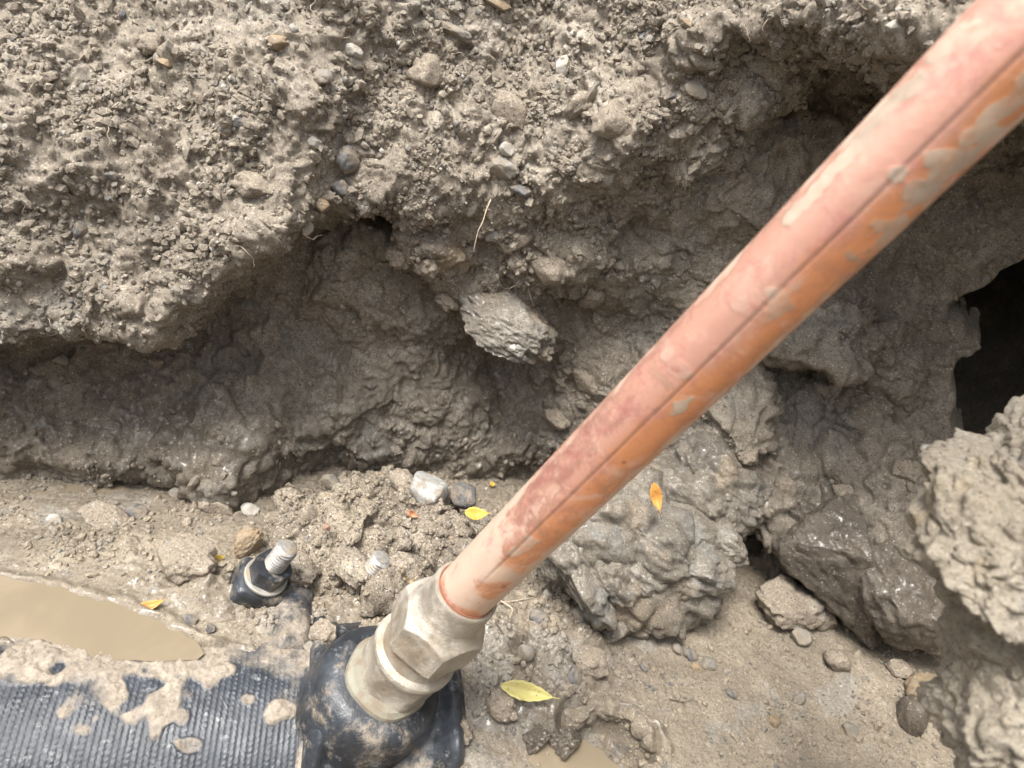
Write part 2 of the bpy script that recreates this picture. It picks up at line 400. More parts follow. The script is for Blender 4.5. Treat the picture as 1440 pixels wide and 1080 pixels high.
for i in range(NX):
    low = np.interp(zz, low_z, low_o); low = np.where(low < 0, low * np.interp(xs[i], [-.16, -.06, .1, .2], [1, .45, .5, 1.1]), low) - .02 * sst(xs[i], .16, .28) * sst(zz, -.03, .09)
    up = lipo[i] - slope[i] * np.maximum(zz - lipz[i], 0) - .25 * np.maximum(lipz[i] + .01 - zz, 0)
    b = sst(zz, lipz[i] - wlip[i], lipz[i] + .003 + .1 * wlip[i])
    under = sst(zz, lipz[i] - .10, lipz[i] - .012)
    o = low * (1 - b) + up * b + (1 - b) * under * (-.006)
    y = g(xs[i]) - o
    arc = np.concatenate([[0], np.cumsum(np.hypot(np.diff(y), np.diff(zz)))])
    s = np.linspace(0, arc[-1], NZ)
    W[i, :, 0] = xs[i]; W[i, :, 1] = np.interp(s, arc, y); W[i, :, 2] = np.interp(s, arc, zz)
W = blur(W, 2)
Nw = -grid_normals(W); Nw = blur(Nw, 6); Nw /= np.linalg.norm(Nw, axis=2)[..., None]
if Nw[NX // 2, NZ // 2, 1] > 0: Nw = -Nw

def find(P, px, py):
    ax, ay, d = proj(P); q = (ax - px) ** 2 + (ay - py) ** 2
    m = q < max(q.min() * 1.5, 36)
    c = np.where(m, d, 9); return np.unravel_index(np.argmin(c), c.shape)
# bulges and hollows (pixel, height, radius in x, radius in z, sharpness)
brushes = [
    (340, 610, .040, .034, .040, 2), (330, 650, .012, .02, .02, 2), (40, 610, .022, .07, .030, 2), (215, 640, .012, .05, .016, 2), (120, 550, -.012, .05, .03, 2),
    (430, 520, -.008, .05, .03, 2), (500, 590, .012, .05, .04, 2), (555, 640, .012, .03, .02, 2),
    (300, 460, -.012, .06, .035, 2), (520, 345, .016, .025, .018, 3), (600, 345, .020, .030, .022, 3), (565, 420, .016, .024, .024, 3), (480, 400, .010, .02, .02, 3), (640, 385, .014, .03, .02, 3),
    (720, 420, .016, .045, .028, 3), (700, 520, -.026, .05, .034, 2), (600, 500, .006, .03, .03, 3), (640, 570, .010, .03, .03, 3),
    (780, 360, .022, .035, .026, 3), (870, 390, .014, .035, .035, 3), (700, 635, .010, .05, .02, 2), (850, 550, .012, .05, .04, 3),
    (930, 300, .012, .05, .05, 2), (980, 180, .015, .06, .05, 2), (1060, 260, .008, .05, .05, 2), (890, 450, -.018, .03, .03, 2), (960, 340, -.012, .03, .02, 2),
    (1150, 140, -.035, .06, .030, 2), (1060, 120, -.012, .03, .02, 2), (1200, 240, -.010, .05, .05, 2), (1110, 330, .006, .05, .05, 2), (1260, 330, -.020, .05, .08, 2),
    (1180, 470, .036, .038, .026, 4), (1130, 500, .014, .03, .02, 4), (1150, 580, -.040, .055, .030, 3), (1060, 520, -.02, .03, .02, 2), (1040, 590, .030, .026, .026, 4), (1060, 620, .014, .02, .02, 3),
    (1000, 690, .030, .040, .030, 3), (1100, 690, .014, .03, .03, 3), (1190, 620, .018, .03, .03, 3), (1260, 680, .030, .035, .04, 3), (1220, 560, .02, .02, .05, 3), (1330, 690, .03, .02, .03, 4),
    (1270, 740, .026, .05, .03, 3), (1150, 760, .020, .06, .03, 3), (1290, 820, .024, .05, .03, 3),
    (1045, 755, -.05, .024, .012, 3), (1290, 460, -.010, .04, .07, 2),
    (60, 180, .010, .06, .05, 2), (300, 250, .008, .06, .05, 2), (690, 190, .012, .04, .03, 2), (820, 150, .012, .05, .04, 2), (600, 130, -.014, .035, .03, 2), (480, 230, -.010, .03, .03, 2), (150, 330, -.008, .05, .02, 2), (30, 300, .010, .05, .03, 2), (760, 60, -.01, .06, .03, 2), (1000, 60, .012, .05, .03, 2), (130, 110, -.008, .03, .03, 2),
]
Wf = W.reshape(-1, 3)
seeds = [find(W, a, b) for a, b, *_ in brushes]
wob = np.stack([perlin(Wf, .03, 41), perlin(Wf, .03, 42), perlin(Wf, .03, 43)], 1) * .012 + np.stack([perlin(Wf, .011, 44), perlin(Wf, .011, 45), perlin(Wf, .011, 46)], 1) * .004
Ww = (Wf + wob).reshape(W.shape)
Wb = W.copy()
for (px, py, hgt, rx, rz, sh), idx in zip(brushes, seeds):
    c = W[idx]
    d = np.sqrt(((Ww[..., 0] - c[0]) / rx) ** 2 + ((Ww[..., 2] - c[2]) / rz) ** 2 + ((Ww[..., 1] - c[1]) / max(rx, rz) * .6) ** 2)
    f = np.exp(-np.power(d, sh) * 1.0)
    dirn = Nw[idx] * .5 + np.array([0, -.5, 0.]) if hgt > -.1 else np.array([-.55, -.83, .0])
    Wb += (hgt * f)[..., None] * (dirn / np.linalg.norm(dirn))
W = Wb
Nw = -grid_normals(W); Nw = blur(Nw, 4); Nw /= np.linalg.norm(Nw, axis=2)[..., None] + 1e-9
if Nw[NX // 2, NZ // 2, 1] > 0: Nw = -Nw

Wf = W.reshape(-1, 3); nf = Nw.reshape(-1, 3)
zrel = (W[..., 2] - lipz[:, None] + (wlip[:, None] - .016) * .9).ravel()
upper = sst(zrel, -.015, .02)                                  # crumbly above the lip, smoother washed clay below
right = sst(Wf[:, 0], .02, .16)
lowz = 1 - sst(Wf[:, 2], -.02, .07)
rough = .55 + .45 * upper
rough = rough * (1 - .2 * right * (1 - .5 * upper))
warp = np.stack([perlin(Wf, .02, 61), perlin(Wf, .02, 62), perlin(Wf, .02, 63)], 1) * .006
warp2 = np.stack([perlin(Wf, .006, 64), perlin(Wf, .006, 65), perlin(Wf, .006, 66)], 1) * .0022
Q = Wf + warp + warp2
H = .013 * fbm(Wf, .10, 3, .5, 1) + .008 * fbm(Q, .045, 3, .55, 7, True) * (.55 + .45 * upper)
zone = np.clip(.5 + 1.1 * fbm(Wf, .06, 3, .5, 90), .12, 1.15)
H += rough * zone * (.0125 * (chunks(Q, .030, 1, .3, .85, .7) - .3) + .0088 * (chunks(Q, .0135, 2, .3, .9, .8) - .3))
zone2 = np.clip(.55 + 1.2 * fbm(Wf, .035, 3, .5, 95), .1, 1.2)
H += (.45 + .55 * upper) * zone2 * (.0056 * chunks(Q, .0068, 3, .3, .95, .85) + .0028 * chunks(Q, .0034, 4, .3, .9, .9))
# flaking cracks and drip streaks in the washed-out part below the lip
Qc = Q * np.array([1, 1, 1.25]); f1, f2, cid = worley(Qc + warp, .028, 8)
crack = 1 - sst(f2 - f1, .0, .13)
H += (1 - upper) * (-.0022 * crack * sst(cid, .3, .7) + .0055 * (cid - .5))
f1, f2, cid = worley(Q * np.array([1, 1, .8]), .012, 18)
H += (1 - upper) * (.25 + .75 * sst(fbm(Wf, .07, 2, .5, 77), -.15, .2)) * (-.0008 * (1 - sst(f2 - f1, 0, .16)) + .0026 * (cid - .5))
H += right * (1 - upper) * (.0085 * (chunks(Q, .030, 55, .3, .9, .65) - .2) + .004 * chunks(Q, .012, 56, .3, .9, .7))
st = perlin(Wf * np.array([1, 1, .16]) + warp * .6, .010, 70)
H += (1 - upper) * .0022 * st
H += (1 - upper) * .0035 * fbm(Q * np.array([1, 1, .7]), .018, 4, .62, 131) + .0018 * fbm(Q, .006, 3, .65, 31) + .0007 * perlin(Wf, .0022, 33)
W = (Wf + nf * H[:, None]).reshape(NX, NZ, 3)
wet = np.clip(.12 + .85 * (1 - sst(Wf[:, 2], -.05, .06)) * (1 - .3 * right) + .25 * (1 - upper), 0, 1)
# the deep dark hollow at the end of the trench: an opening in the wall with a cave behind it
W[:, -1] += np.array([0, .8, 0.])
W0 = W.copy()
hole_px = np.array([(1352, 425), (1400, 400), (1500, 372), (1560, 500), (1540, 720), (1420, 712), (1372, 706), (1376, 640), (1352, 600), (1362, 545), (1392, 490), (1375, 455), (1340, 430)], float)
qx_, qy_, qd_ = proj(W)
jit = (perlin(W.reshape(-1, 3), .014, 201) * 34 + perlin(W.reshape(-1, 3), .005, 202) * 16).reshape(NX, NZ)
qx_ = qx_ + jit; qy_ = qy_ + np.roll(jit, 7, 0)
ins = np.zeros((NX, NZ), bool)
for a_, b_ in zip(hole_px, np.roll(hole_px, -1, 0)):
    cr = (a_[1] > qy_) != (b_[1] > qy_)
    ins ^= cr & (qx_ < (b_[0] - a_[0]) * (qy_ - a_[1]) / (b_[1] - a_[1] + 1e-9) + a_[0])
ins &= (W[..., 2] > -.06) & (W[..., 2] < .25) & (W[..., 0] > .2)
WF = grid_faces(NX, NZ)[:, ::-1]
hb = blur(blur(ins.astype(float), 5), 3)
W += np.array([.25, .95, 0.]) * (.05 * sst(hb, .02, .45))[..., None]
ins = (hb + (.22 * perlin(W.reshape(-1, 3), .012, 301) + .12 * perlin(W.reshape(-1, 3), .005, 302)).reshape(NX, NZ)) > .45
WF = WF[~ins.ravel()[WF].any(1)]
hc = W[ins].mean(0) if ins.any() else np.array([.4, .45, .1])
wall_me = mesh_np('earth_wall', W.reshape(-1, 3), WF, True, {'wet': wet})
wall = link('earth_wall', wall_me, M['wall'], kind='structure', label='brown-grey crumbly earth wall of the trench, undercut along a ragged lip')
_a = np.linspace(0, 2 * np.pi, 64); _t = np.linspace(0, 1, 30)
AA, TT_ = np.meshgrid(_a, _t, indexing='ij')
rr_ = .13 * np.cos(TT_ * np.pi / 2) + .002
cave = np.stack([hc[0] + rr_ * np.cos(AA), hc[1] + .012 + .25 * np.sin(TT_ * np.pi / 2) + 0 * AA, hc[2] + 1.25 * rr_ * np.sin(AA)], -1)
cave[..., 1] -= .45 * (cave[..., 0] - hc[0]) * (TT_ < .35)
cf = cave.reshape(-1, 3) + np.stack([perlin(cave.reshape(-1, 3), .05, k_) for k_ in (5, 6, 7)], 1) * .012
link('hollow', mesh_np('hollow', cf, grid_faces(64, 30), True, {'wet': np.full(len(cf), .5)}), M['wall'], wall)
WN = grid_normals(W); WN = WN if WN[NX // 2, NZ // 2, 1] < 0 else -WN

# ------------------------------------------------------------------ pipe layout used by the ground and the fittings
P0, P1, PT = at(657, 830, .331), at(559, 944, .371), at(1405, 85, .168)
PS = at(553, 967, .375)                                            # where the saddle's outlet meets the main
fit_ax = (P0 - P1) / np.linalg.norm(P0 - P1)
pipe_ax = (PT - P0) / np.linalg.norm(PT - P0)
n_s = .22 * (P0 - PS) / np.linalg.norm(P0 - PS) + .78 * np.array([0, 0, 1.]); n_s /= np.linalg.norm(n_s)
a_s = np.array([.93, .30, 0.]); a_s -= n_s * (a_s @ n_s); a_s /= np.linalg.norm(a_s)
c_s = np.cross(a_s, n_s); c_s = c_s if c_s[1] < 0 else -c_s       # towards the camera round the main
RM, HB = .075, .022
A0 = PS - n_s * (HB + RM) - c_s * .018 + np.array([0, 0, .003])
def main_pt(l, th, r): return A0 + a_s * l + n_s * (r * math.cos(th)) + c_s * (r * math.sin(th))

# ------------------------------------------------------------------ ground
ctrl = [(0, 665, -.062), (180, 668, -.066), (340, 680, -.068), (650, 655, -.07), (740, 680, -.07), (1000, 770, -.074), (1330, 900, -.078), (0, 700, -.066), (150, 700, -.068), (0, 760, -.055), (200, 760, -.056), (0, 780, -.048), (200, 780, -.050),
        (20, 864, -.047), (90, 864, -.047), (160, 864, -.047), (250, 850, -.044), (300, 800, -.048), (0, 824, -.043), (100, 824, -.043), (200, 824, -.044), (0, 900, -.042), (80, 900, -.043), (160, 900, -.045), (300, 885, -.049), (350, 860, -.050), (420, 850, -.058), (440, 880, -.060), (480, 760, -.060), (620, 760, -.062), (560, 850, -.058),
        (720, 900, -.056), (680, 950, -.054), (650, 1000, -.053), (650, 1060, -.060), (760, 1000, -.060), (720, 1060, -.067), (800, 1060, -.069), (870, 1030, -.070), (930, 1010, -.066), (820, 940, -.066), (1000, 900, -.072), (1000, 1060, -.074), (1200, 1000, -.078), (1400, 1080, -.074), (1130, 850, -.074), (860, 850, -.068), (760, 800, -.066)]
cp = np.array([atz(a, b, z) for a, b, z in ctrl])
gxs = np.concatenate([np.linspace(-1.3, -.36, 30, endpoint=False), np.arange(-.36, .47, .00088), np.linspace(.47, 1.3, 30)])
gys = np.concatenate([np.linspace(-1.2, .12, 30, endpoint=False), np.arange(.12, .56, .00088), np.linspace(.56, .9, 14)])
NGX, NGY = len(gxs), len(gys)
GX, GY = np.meshgrid(gxs, gys, indexing='ij')
num = np.zeros(GX.shape); den = np.full(GX.shape, 1e-9)
for x, y, z in cp:
    k = np.exp(-((GX - x) ** 2 + (GY - y) ** 2) / (2 * .035 ** 2)) + 1e-4 / ((GX - x) ** 2 + (GY - y) ** 2 + .01)
    num += k * z; den += k
GZ = num / den
G0 = np.stack([GX, GY, GX * 0], -1).reshape(-1, 3)
def gdist(px, py, z, rx, ry=None):
    c = atz(px, py, z); return np.hypot((GX - c[0]) / rx, (GY - c[1]) / (ry or rx))
wb = (perlin(G0, .02, 3) * .25 + perlin(G0, .007, 4) * .12).reshape(GX.shape)
# crater with a raised curl on its far rim beside the small puddle
d = gdist(850, 1035, -.07, .030, .017) + wb
GZ -= .018 * (1 - sst(d, .55, 1.0)); GZ += .010 * np.exp(-((d - 1.15) / .22) ** 2) * sst(GY, *(lambda q: (q - .012, q + .01))(atz(850, 1035, -.07)[1]))
d = gdist(905, 1045, -.07, .010, .012) + wb; GZ -= .004 * (1 - sst(d, .5, 1.0))
d = gdist(770, 1062, -.069, .045, .018) + wb; GZ -= .004 * (1 - sst(d, .5, 1.1))
d = gdist(830, 900, -.066, .018, .012) + wb; GZ += .007 * (1 - sst(d, .3, 1.1))
d = gdist(890, 835, -.068, .075, .030) + wb; GZ += .010 * (1 - sst(d, .3, 1.2))
d = gdist(1240, 960, -.077, .05, .03) + wb; GZ += .006 * (1 - sst(d, .2, 1.1))
# the ditch in front of the main where the ribbed pipe stays bare
rel = np.stack([GX - A0[0], GY - A0[1]], -1)
ca = c_s[:2] / np.linalg.norm(c_s[:2]); aa = a_s[:2] / np.linalg.norm(a_s[:2])
qc = rel @ ca; ql = rel @ aa
edge = .010 * fbm(G0, .05, 4, .6, 50).reshape(GX.shape) + .006 * perlin(G0, .012, 51).reshape(GX.shape)
drop = sst(qc + edge * 1.6, .006, .040) * (1 - sst(ql + edge * .4, .036, .050))
pd_ = gdist(60, 864, -.045, .080, .0165) + wb * .8
inpud = 1 - sst(pd_, .7, 1.05)
rimp = np.exp(-((pd_ - 1.25) / .22) ** 2)
zmain = A0[2] + ql * (a_s[2] / np.hypot(a_s[0], a_s[1])) + np.sqrt(np.maximum(RM ** 2 - qc ** 2, 0)) + .004 - .002 * inpud
drape = (1 - sst(qc + edge * 1.6, -.030, -.012)) * sst(qc, -.060, -.042) * (1 - sst(ql, -.058, -.044)) * (1 - sst(ql, .03, .05))
GZ = np.where(drape > 0, np.maximum(GZ, zmain * drape + (GZ - .004) * (1 - drape)), GZ)
cap = zmain + .001 - .42 * (qc + edge * 1.8 + .026)
m_ = (qc > -.034) & (ql < .034)
GZ = np.where(m_, np.minimum(GZ, np.maximum(cap, -.22)), GZ)
far_ = sst(qc, .045, .075) * (1 - sst(ql, .030, .042)); GZ = GZ * (1 - far_) - .22 * far_
drop2 = sst(qc + edge, .10, .16); GZ -= 0 * drop2
g1 = np.stack([GX, GY, GZ * 0], -1).reshape(-1, 3)
gw = np.stack([perlin(g1, .02, 61), perlin(g1, .02, 62), perlin(g1, .02, 63)], 1) * .005
Qg = g1 + gw
smooth_r = (sst(GX, .08, .16) * sst(GX, 0, .1)).ravel()           # the flat sandy right part
pud_l = (1 - sst(gdist(90, 866, -.045, .10, .030) + wb * .5, .7, 1.5)).ravel()
foot_l = (1 - sst(gdist(100, 690, -.066, .15, .03) + wb * .5, .7, 1.4)).ravel()
pud_c = (1 - sst(gdist(770, 1062, -.069, .05, .02) + wb * .5, .7, 1.5)).ravel()
calm = np.clip(np.maximum.reduce([.86 * smooth_r, .9 * pud_l, .75 * foot_l, .8 * pud_c]), 0, .92)
hz = .004 * fbm(g1, .06, 3, .5, 2) * (1 - .5 * calm)
zg = np.clip(.45 + 1.2 * fbm(g1, .05, 3, .5, 12), .05, 1.1)
mess = np.maximum((1 - sst(gdist(745, 900, -.06, .06, .06) + wb, .5, 1.3)).ravel(), (1 - sst(gdist(330, 840, -.05, .06, .03) + wb, .5, 1.3)).ravel())
mess = np.maximum(mess, (1 - sst(gdist(880, 850, -.066, .07, .025) + wb, .4, 1.2)).ravel())
zg = np.maximum(zg, 1.25 * mess)
hz += (1 - calm) * zg * (.0070 * chunks(Qg, .022, 21, .3, .8, .55) + .0048 * chunks(Qg, .010, 22, .3, .85, .7) + .0030 * chunks(Qg, .005, 23, .3, .9, .8))
hz += (1 - .75 * calm) * (.0012 * lumps(Qg, .0032, 24, .3, .85, .7) + .0016 * fbm(Qg, .012, 4, .6, 25))
hz += calm * .0011 * lumps(Qg, .0045, 26, .2, .6, .25) + .0005 * perlin(g1, .0028, 27)
FZ = (GZ.ravel() + hz * (1 - .7 * inpud.ravel()) - .002)
FZ = np.where(inpud.ravel() > .02, FZ * (1 - inpud.ravel()) + np.minimum(FZ, -.0478) * inpud.ravel(), FZ)
GP = np.stack([GX.ravel(), GY.ravel(), FZ], 1)
wetg = np.clip(.74 + .5 * np.maximum.reduce([pud_l, foot_l, pud_c]) + .25 * perlin(g1, .05, 5) - .1 * smooth_r, 0, 1)
GP[:, 2] = FZ = FZ * (1 - rimp.ravel()) + np.maximum(FZ, np.where(qc.ravel() < -.018, -.0437 + .0012 * perlin(g1, .02, 88), FZ)) * rimp.ravel()
ground_me = mesh_np('trench_floor', GP, grid_faces(NGX, NGY), True, {'wet': wetg})
floor = link('trench_floor', ground_me, M['floor'], kind='structure', label='wet grey-brown mud floor of the trench')
GPg = GP.reshape(NGX, NGY, 3)
def floor_at(x, y):
    i = np.clip(np.searchsorted(gxs, x), 0, NGX - 1); j = np.clip(np.searchsorted(gys, y), 0, NGY - 1)
    return GPg[i, j, 2]
def drop_on_floor(px, py):
    v = at(px, py, 1.0) - CC; t = np.linspace(.2, .9, 3000); P = CC + v * t[:, None]
    k = np.argmax(P[:, 2] < floor_at(P[:, 0], P[:, 1])); return P[k]

# ground above the trench and its other banks: they shade the hole, the lens does not see them
def sheet(name, pts, lab):
    link(name, mesh_np(name, np.array(pts), np.arange(4).reshape(1, 4), False), M['floor'], kind='structure', label=lab)
TOP = .50
sheet('ground', [(-60, .70, TOP - .012), (60, .70, TOP - .012), (60, 80, TOP), (-60, 80, TOP)], 'open ground above the far bank of the trench')
def bank_wall(name, x0, y0, x1, y1, lab, nx=120, nz=60):
    u = np.linspace(0, 1, nx)[:, None]; v = np.linspace(0, 1, nz)[None, :]
    Pb = np.stack([x0 + (x1 - x0) * u + 0 * v, y0 + (y1 - y0) * u + 0 * v, -.2 + (TOP + .2) * v + 0 * u], -1)
    nn = np.array([y1 - y0, -(x1 - x0), 0.]); nn /= np.linalg.norm(nn)
    hh = .05 * fbm(Pb.reshape(-1, 3), .25, 4, .55, 7).reshape(nx, nz) + .012 * lumps(Pb.reshape(-1, 3), .04, 3).reshape(nx, nz)
    Pb += nn * hh[..., None]
    return link(name, mesh_np(name, Pb.reshape(-1, 3), grid_faces(nx, nz), True, {'wet': np.zeros(nx * nz)}), M['wall'], kind='structure', label=lab)
bank_wall('unseen_near_bank', -1.4, -.50, 1.4, -.50, 'unseen earth bank behind the viewer, added to shade the trench')
bank_wall('unseen_end_bank', .72, -.6, .62, .55, 'unseen earth bank added at the trench end to shade it')
sheet('near_ground', [(-60, -60, TOP), (60, -60, TOP), (60, -.52, TOP), (-60, -.52, TOP)], 'open ground above the near bank')
sheet('end_ground', [(.74, -.5, TOP), (60, -.5, TOP), (60, .60, TOP), (.74, .60, TOP)], 'open ground at the end of the trench')

# ================================================================== PIPES AND FITTINGS
def polar(rf, zs, nseg=96, caps=True):
    """a turned or milled solid: radius as a function of angle and height"""
    th = np.linspace(0, 2 * np.pi, nseg, endpoint=False)
    zs = np.asarray(zs, float); T, Z = np.meshgrid(th, zs, indexing='ij')
    Rr = rf(T, Z); V = np.stack([Rr * np.cos(T), Rr * np.sin(T), Z], -1).reshape(-1, 3)
    F = grid_faces(nseg, len(zs), True)
    F = [tuple(f) for f in F]
    nv = len(V)
    if caps:
        V = np.vstack([V, [[0, 0, zs[0]], [0, 0, zs[-1]]]]); nz = len(zs)
        for i in range(nseg):
            j = (i + 1) % nseg
            F.append((nv, j * nz, i * nz, i * nz)); F.append((nv + 1, i * nz + nz - 1, j * nz + nz - 1, j * nz + nz - 1))
    me = bpy.data.meshes.new('turned'); me.from_pydata([tuple(v) for v in V], [], [tuple(dict.fromkeys(f)) for f in F]); me.update()
    me.polygons.foreach_set('use_smooth', [True] * len(me.polygons))
    try: me.set_sharp_from_angle(angle=math.radians(32))
    except Exception: pass
    return me
def hexr(T, af, rot=0., corner=.97):
    a = (T + rot) % (np.pi / 3) - np.pi / 6
    return np.minimum(af / 2 / np.cos(a), af / 2 / math.cos(np.pi / 6) * corner)

# --- the water main with its ribbed sleeve, half buried in mud
LS = np.concatenate([np.linspace(-.8, -.30, 20, endpoint=False), np.arange(-.30, .0, .00055), np.linspace(.0, .044, 30)])
TH = np.concatenate([np.linspace(-np.pi, -.6, 16, endpoint=False), np.linspace(-.6, 1.5, 300, endpoint=False), np.linspace(1.5, np.pi, 16)])
LL, TT = np.meshgrid(LS, TH, indexing='ij')
pr = 2 * np.pi / .0029
row = np.floor(LL / .0029)
rib = np.maximum(0, np.cos(LL * pr)) ** .8
dim = .55 + .45 * np.cos(TT * RM * 2 * np.pi / .0026 + np.pi * (row % 2))
fl = np.stack([LL, TT * RM, LL * 0], -1).reshape(-1, 3)
mudm = .02 + .80 * fbm(fl, .055, 4, .6, 3).reshape(LL.shape) + .42 * (1 - sst(TT, -.25, .15)) + .22 * sst(LL, -.09, -.055) * (1 - sst(TT, .2, .9))
for px, py, r in ((230, 1000, .016), (130, 960, .022), (40, 930, .018), (390, 1000, .008), (345, 985, .005), (300, 950, .010), (240, 930, .014), (270, 1045, .006)):
    v = at(px, py, 1.) - CC; t = np.linspace(.2, .6, 2000); P = CC + v * t[:, None] - A0
    rad = np.linalg.norm(P - (P @ a_s)[:, None] * a_s, axis=1); k = np.argmax(rad < RM)
    l0 = P[k] @ a_s; th0 = math.atan2(P[k] @ c_s, P[k] @ n_s)
    dd = np.hypot(LL - l0, (TT - th0) * RM) / r + .5 * perlin(fl, .008, 9).reshape(LL.shape)
    mudm += .55 * (1 - sst(dd, .5, 1.1))
mk = sst(mudm, .38, .62)
hh = (.00062 * rib * dim + .0002 * lumps(fl, .006, 15).reshape(LL.shape)) * (1 - .85 * mk) + mk * (.0006 + .0020 * chunks(fl, .008, 5).reshape(LL.shape) * sst(mudm, .5, .9) + .0007 * lumps(fl, .003, 6).reshape(LL.shape))
RR = RM + hh
MP = A0 + a_s * LL[..., None] + n_s * (RR * np.cos(TT))[..., None] + c_s * (RR * np.sin(TT))[..., None]
MP0 = A0 + n_s * RM
main = link('water_main', mesh_np('water_main', (MP - MP0).reshape(-1, 3), grid_faces(len(LS), len(TH)), True, {'mud': mudm.ravel()}), M['main'],
            label='large black ribbed water pipe half buried in mud at the bottom', cat='pipe', loc=MP0)

# --- the tapping saddle
saddle = link('tapping_saddle', None, None, label='black cast tapping saddle clamped round the buried water pipe, brass fitting rising from it', cat='pipe saddle', loc=PS - n_s * HB)
SB = np.array(saddle.location)
def shell(name, l0, l1, t0, t1, tf, mat, nl=90, nt=150, rin=RM - .002):
    l = np.linspace(l0, l1, nl); t = np.linspace(t0, t1, nt)
    L, T = np.meshgrid(l, t, indexing='ij'); r = tf(L, T)
    e = np.minimum.reduce([(L - l0), (l1 - L), (T - t0) * RM, (t1 - T) * RM]); r = rin + (r - rin) * np.sqrt(np.clip(e / .003, 0, 1))
    P = A0 + a_s * L[..., None] + n_s * (r * np.cos(T))[..., None] + c_s * (r * np.sin(T))[..., None]
    return link(name, mesh_np(name, (P - SB).reshape(-1, 3), grid_faces(nl, nt), True), mat, saddle)
fl2 = lambda L, T: np.stack([L, T * RM, L * 0], -1).reshape(-1, 3)
def plate_r(L, T):
    q = .006 + .004 * np.exp(-((L + .036) / .0045) ** 2) + .004 * np.exp(-((L - .036) / .0045) ** 2)
    q += .010 * np.exp(-(((L + .033) / .008) ** 2 + ((T * RM - .030) / .010) ** 2)) + .010 * np.exp(-(((L - .034) / .008) ** 2 + ((T * RM - .036) / .010) ** 2))
    q += .0012 * fbm(fl2(L, T), .012, 4, .6, 4).reshape(L.shape)
    return RM + q
shell('body', -.043, .043, -.75, 1.05, plate_r, M['black'])
shell('gasket_edge', -.0455, .0455, -.80, 1.10, lambda L, T: RM + .003 + 0 * L, M['strap'], 60, 100)
S_fr = frame(P1 - fit_ax * .030, fit_ax, a_s); S_off = Vector(P1 - fit_ax * .030 - a_s * .004 + c_s * .002 - SB)
def seat(me):
    me.transform(S_fr.to_3x3().to_4x4()); me.transform(Matrix.Translation(S_off))
def boss_r(T, Z):
    r = np.interp(Z, [-.026, .008, .014, .0185, .0222, .0250, .0268, .0275], [.0360, .0348, .0345, .0338, .0320, .0292, .0255, .019])
    P = np.stack([r * np.cos(T), r * np.sin(T), Z], -1).reshape(-1, 3)
    return r + .0009 * fbm(P, .014, 4, .6, 6).reshape(r.shape)
me = polar(boss_r, np.linspace(-.026, .0275, 46), 120); seat(me)
link('boss', me, M['black'], saddle)
me = polar(lambda T, Z: np.interp(Z, [.024, .0275, .0292, .0305], [.0230, .0228, .0222, .020]) + .0006 * np.cos(5 * T + 2), np.linspace(.024, .031, 8), 90); seat(me)
link('sealing_ring', me, M['verdigris'], saddle)

def thread_mesh(r, length, pitch=.0021, depth=.0011, n=48):
    nz = int(length / pitch * 6); th = np.linspace(0, 2 * np.pi, n, endpoint=False); z = np.linspace(0, length, nz)
    T, Z = np.meshgrid(th, z, indexing='ij')
    ph = ((Z / pitch - T / (2 * np.pi)) % 1); tri = 1 - np.abs(ph * 2 - 1)
    endf = sst(Z, length, length - .0018)
    Rr = (r - depth * tri * (1 - 0)) - (1 - endf) * .0014
    V = np.stack([Rr * np.cos(T), Rr * np.sin(T), Z], -1).reshape(-1, 3)
    F = [tuple(f) for f in grid_faces(n, nz, True)]
    V = np.vstack([V, [[0, 0, length]]]); c = len(V) - 1
    F += [(c, i * nz + nz - 1, ((i + 1) % n) * nz + nz - 1) for i in range(n)]
    m_ = bpy.data.meshes.new('thread'); m_.from_pydata([tuple(v) for v in V], [], F); m_.update()
    m_.polygons.foreach_set('use_smooth', [True] * len(m_.polygons))
    try: m_.set_sharp_from_angle(angle=math.radians(40))
    except Exception: pass
    return m_
def rounded_box(sx, sy, sz, bev, seed=0, amp=.0004):
    bm = bmesh.new(); bmesh.ops.create_cube(bm, size=1)
    bmesh.ops.scale(bm, vec=(sx, sy, sz), verts=bm.verts)
    bmesh.ops.bevel(bm, geom=bm.edges[:], offset=bev, segments=3, affect='EDGES', profile=.5)
    bmesh.ops.subdivide_edges(bm, edges=bm.edges[:], cuts=2, use_grid_fill=True)
    co = np.array([v.co[:] for v in bm.verts]); d = amp * fbm(co, .01, 3, .6, seed)
    for v, k in zip(bm.verts, d): v.co += v.normal * float(k)
    m_ = bpy.data.meshes.new('box'); bm.to_mesh(m_); bm.free()
    m_.polygons.foreach_set('use_smooth', [True] * len(m_.polygons)); return m_
def bolt_at(base, tilt, full=True, length=.028):
    ax = n_s * 1.0 + a_s * tilt[0] + c_s * tilt[1]
    fr = frame(base, ax, a_s) @ Matrix.Scale(1.08, 4); fr.translation = Vector(base - SB)
    def put(name, me, mat, parent, m=fr):
        me.transform(m); return link(name, me, mat, parent)
    if full:
        e = rounded_box(.028, .026, .020, .004, 3); e.transform(Matrix.Translation((.0, .0, -.0105))); put('ear', e, M['black'], saddle)
        w_ = polar(lambda T, Z: np.where((Z > .0002) & (Z < .0018), .0122, .0116) + 0 * T, [0, .0004, .0016, .002], 64); put('washer', w_, M['washer'], saddle)
        nutm = polar(lambda T, Z: np.minimum(hexr(T, .0188, .25), .0104 + (.0112 - np.abs(Z - .0078)) * .55), np.linspace(.0022, .0125, 14), 120); put('nut', nutm, M['black'], saddle)
    t_ = thread_mesh(.0062, length + .012); put('threaded_stud', t_, M['zinc'], saddle)
BOLT = at(373, 812, .424)
bolt_at(BOLT, (.34, .12), True, .018)
b2 = at(523, 772, .434) - n_s * .0290
bolt_at(b2, (.3, .1), False, .012)
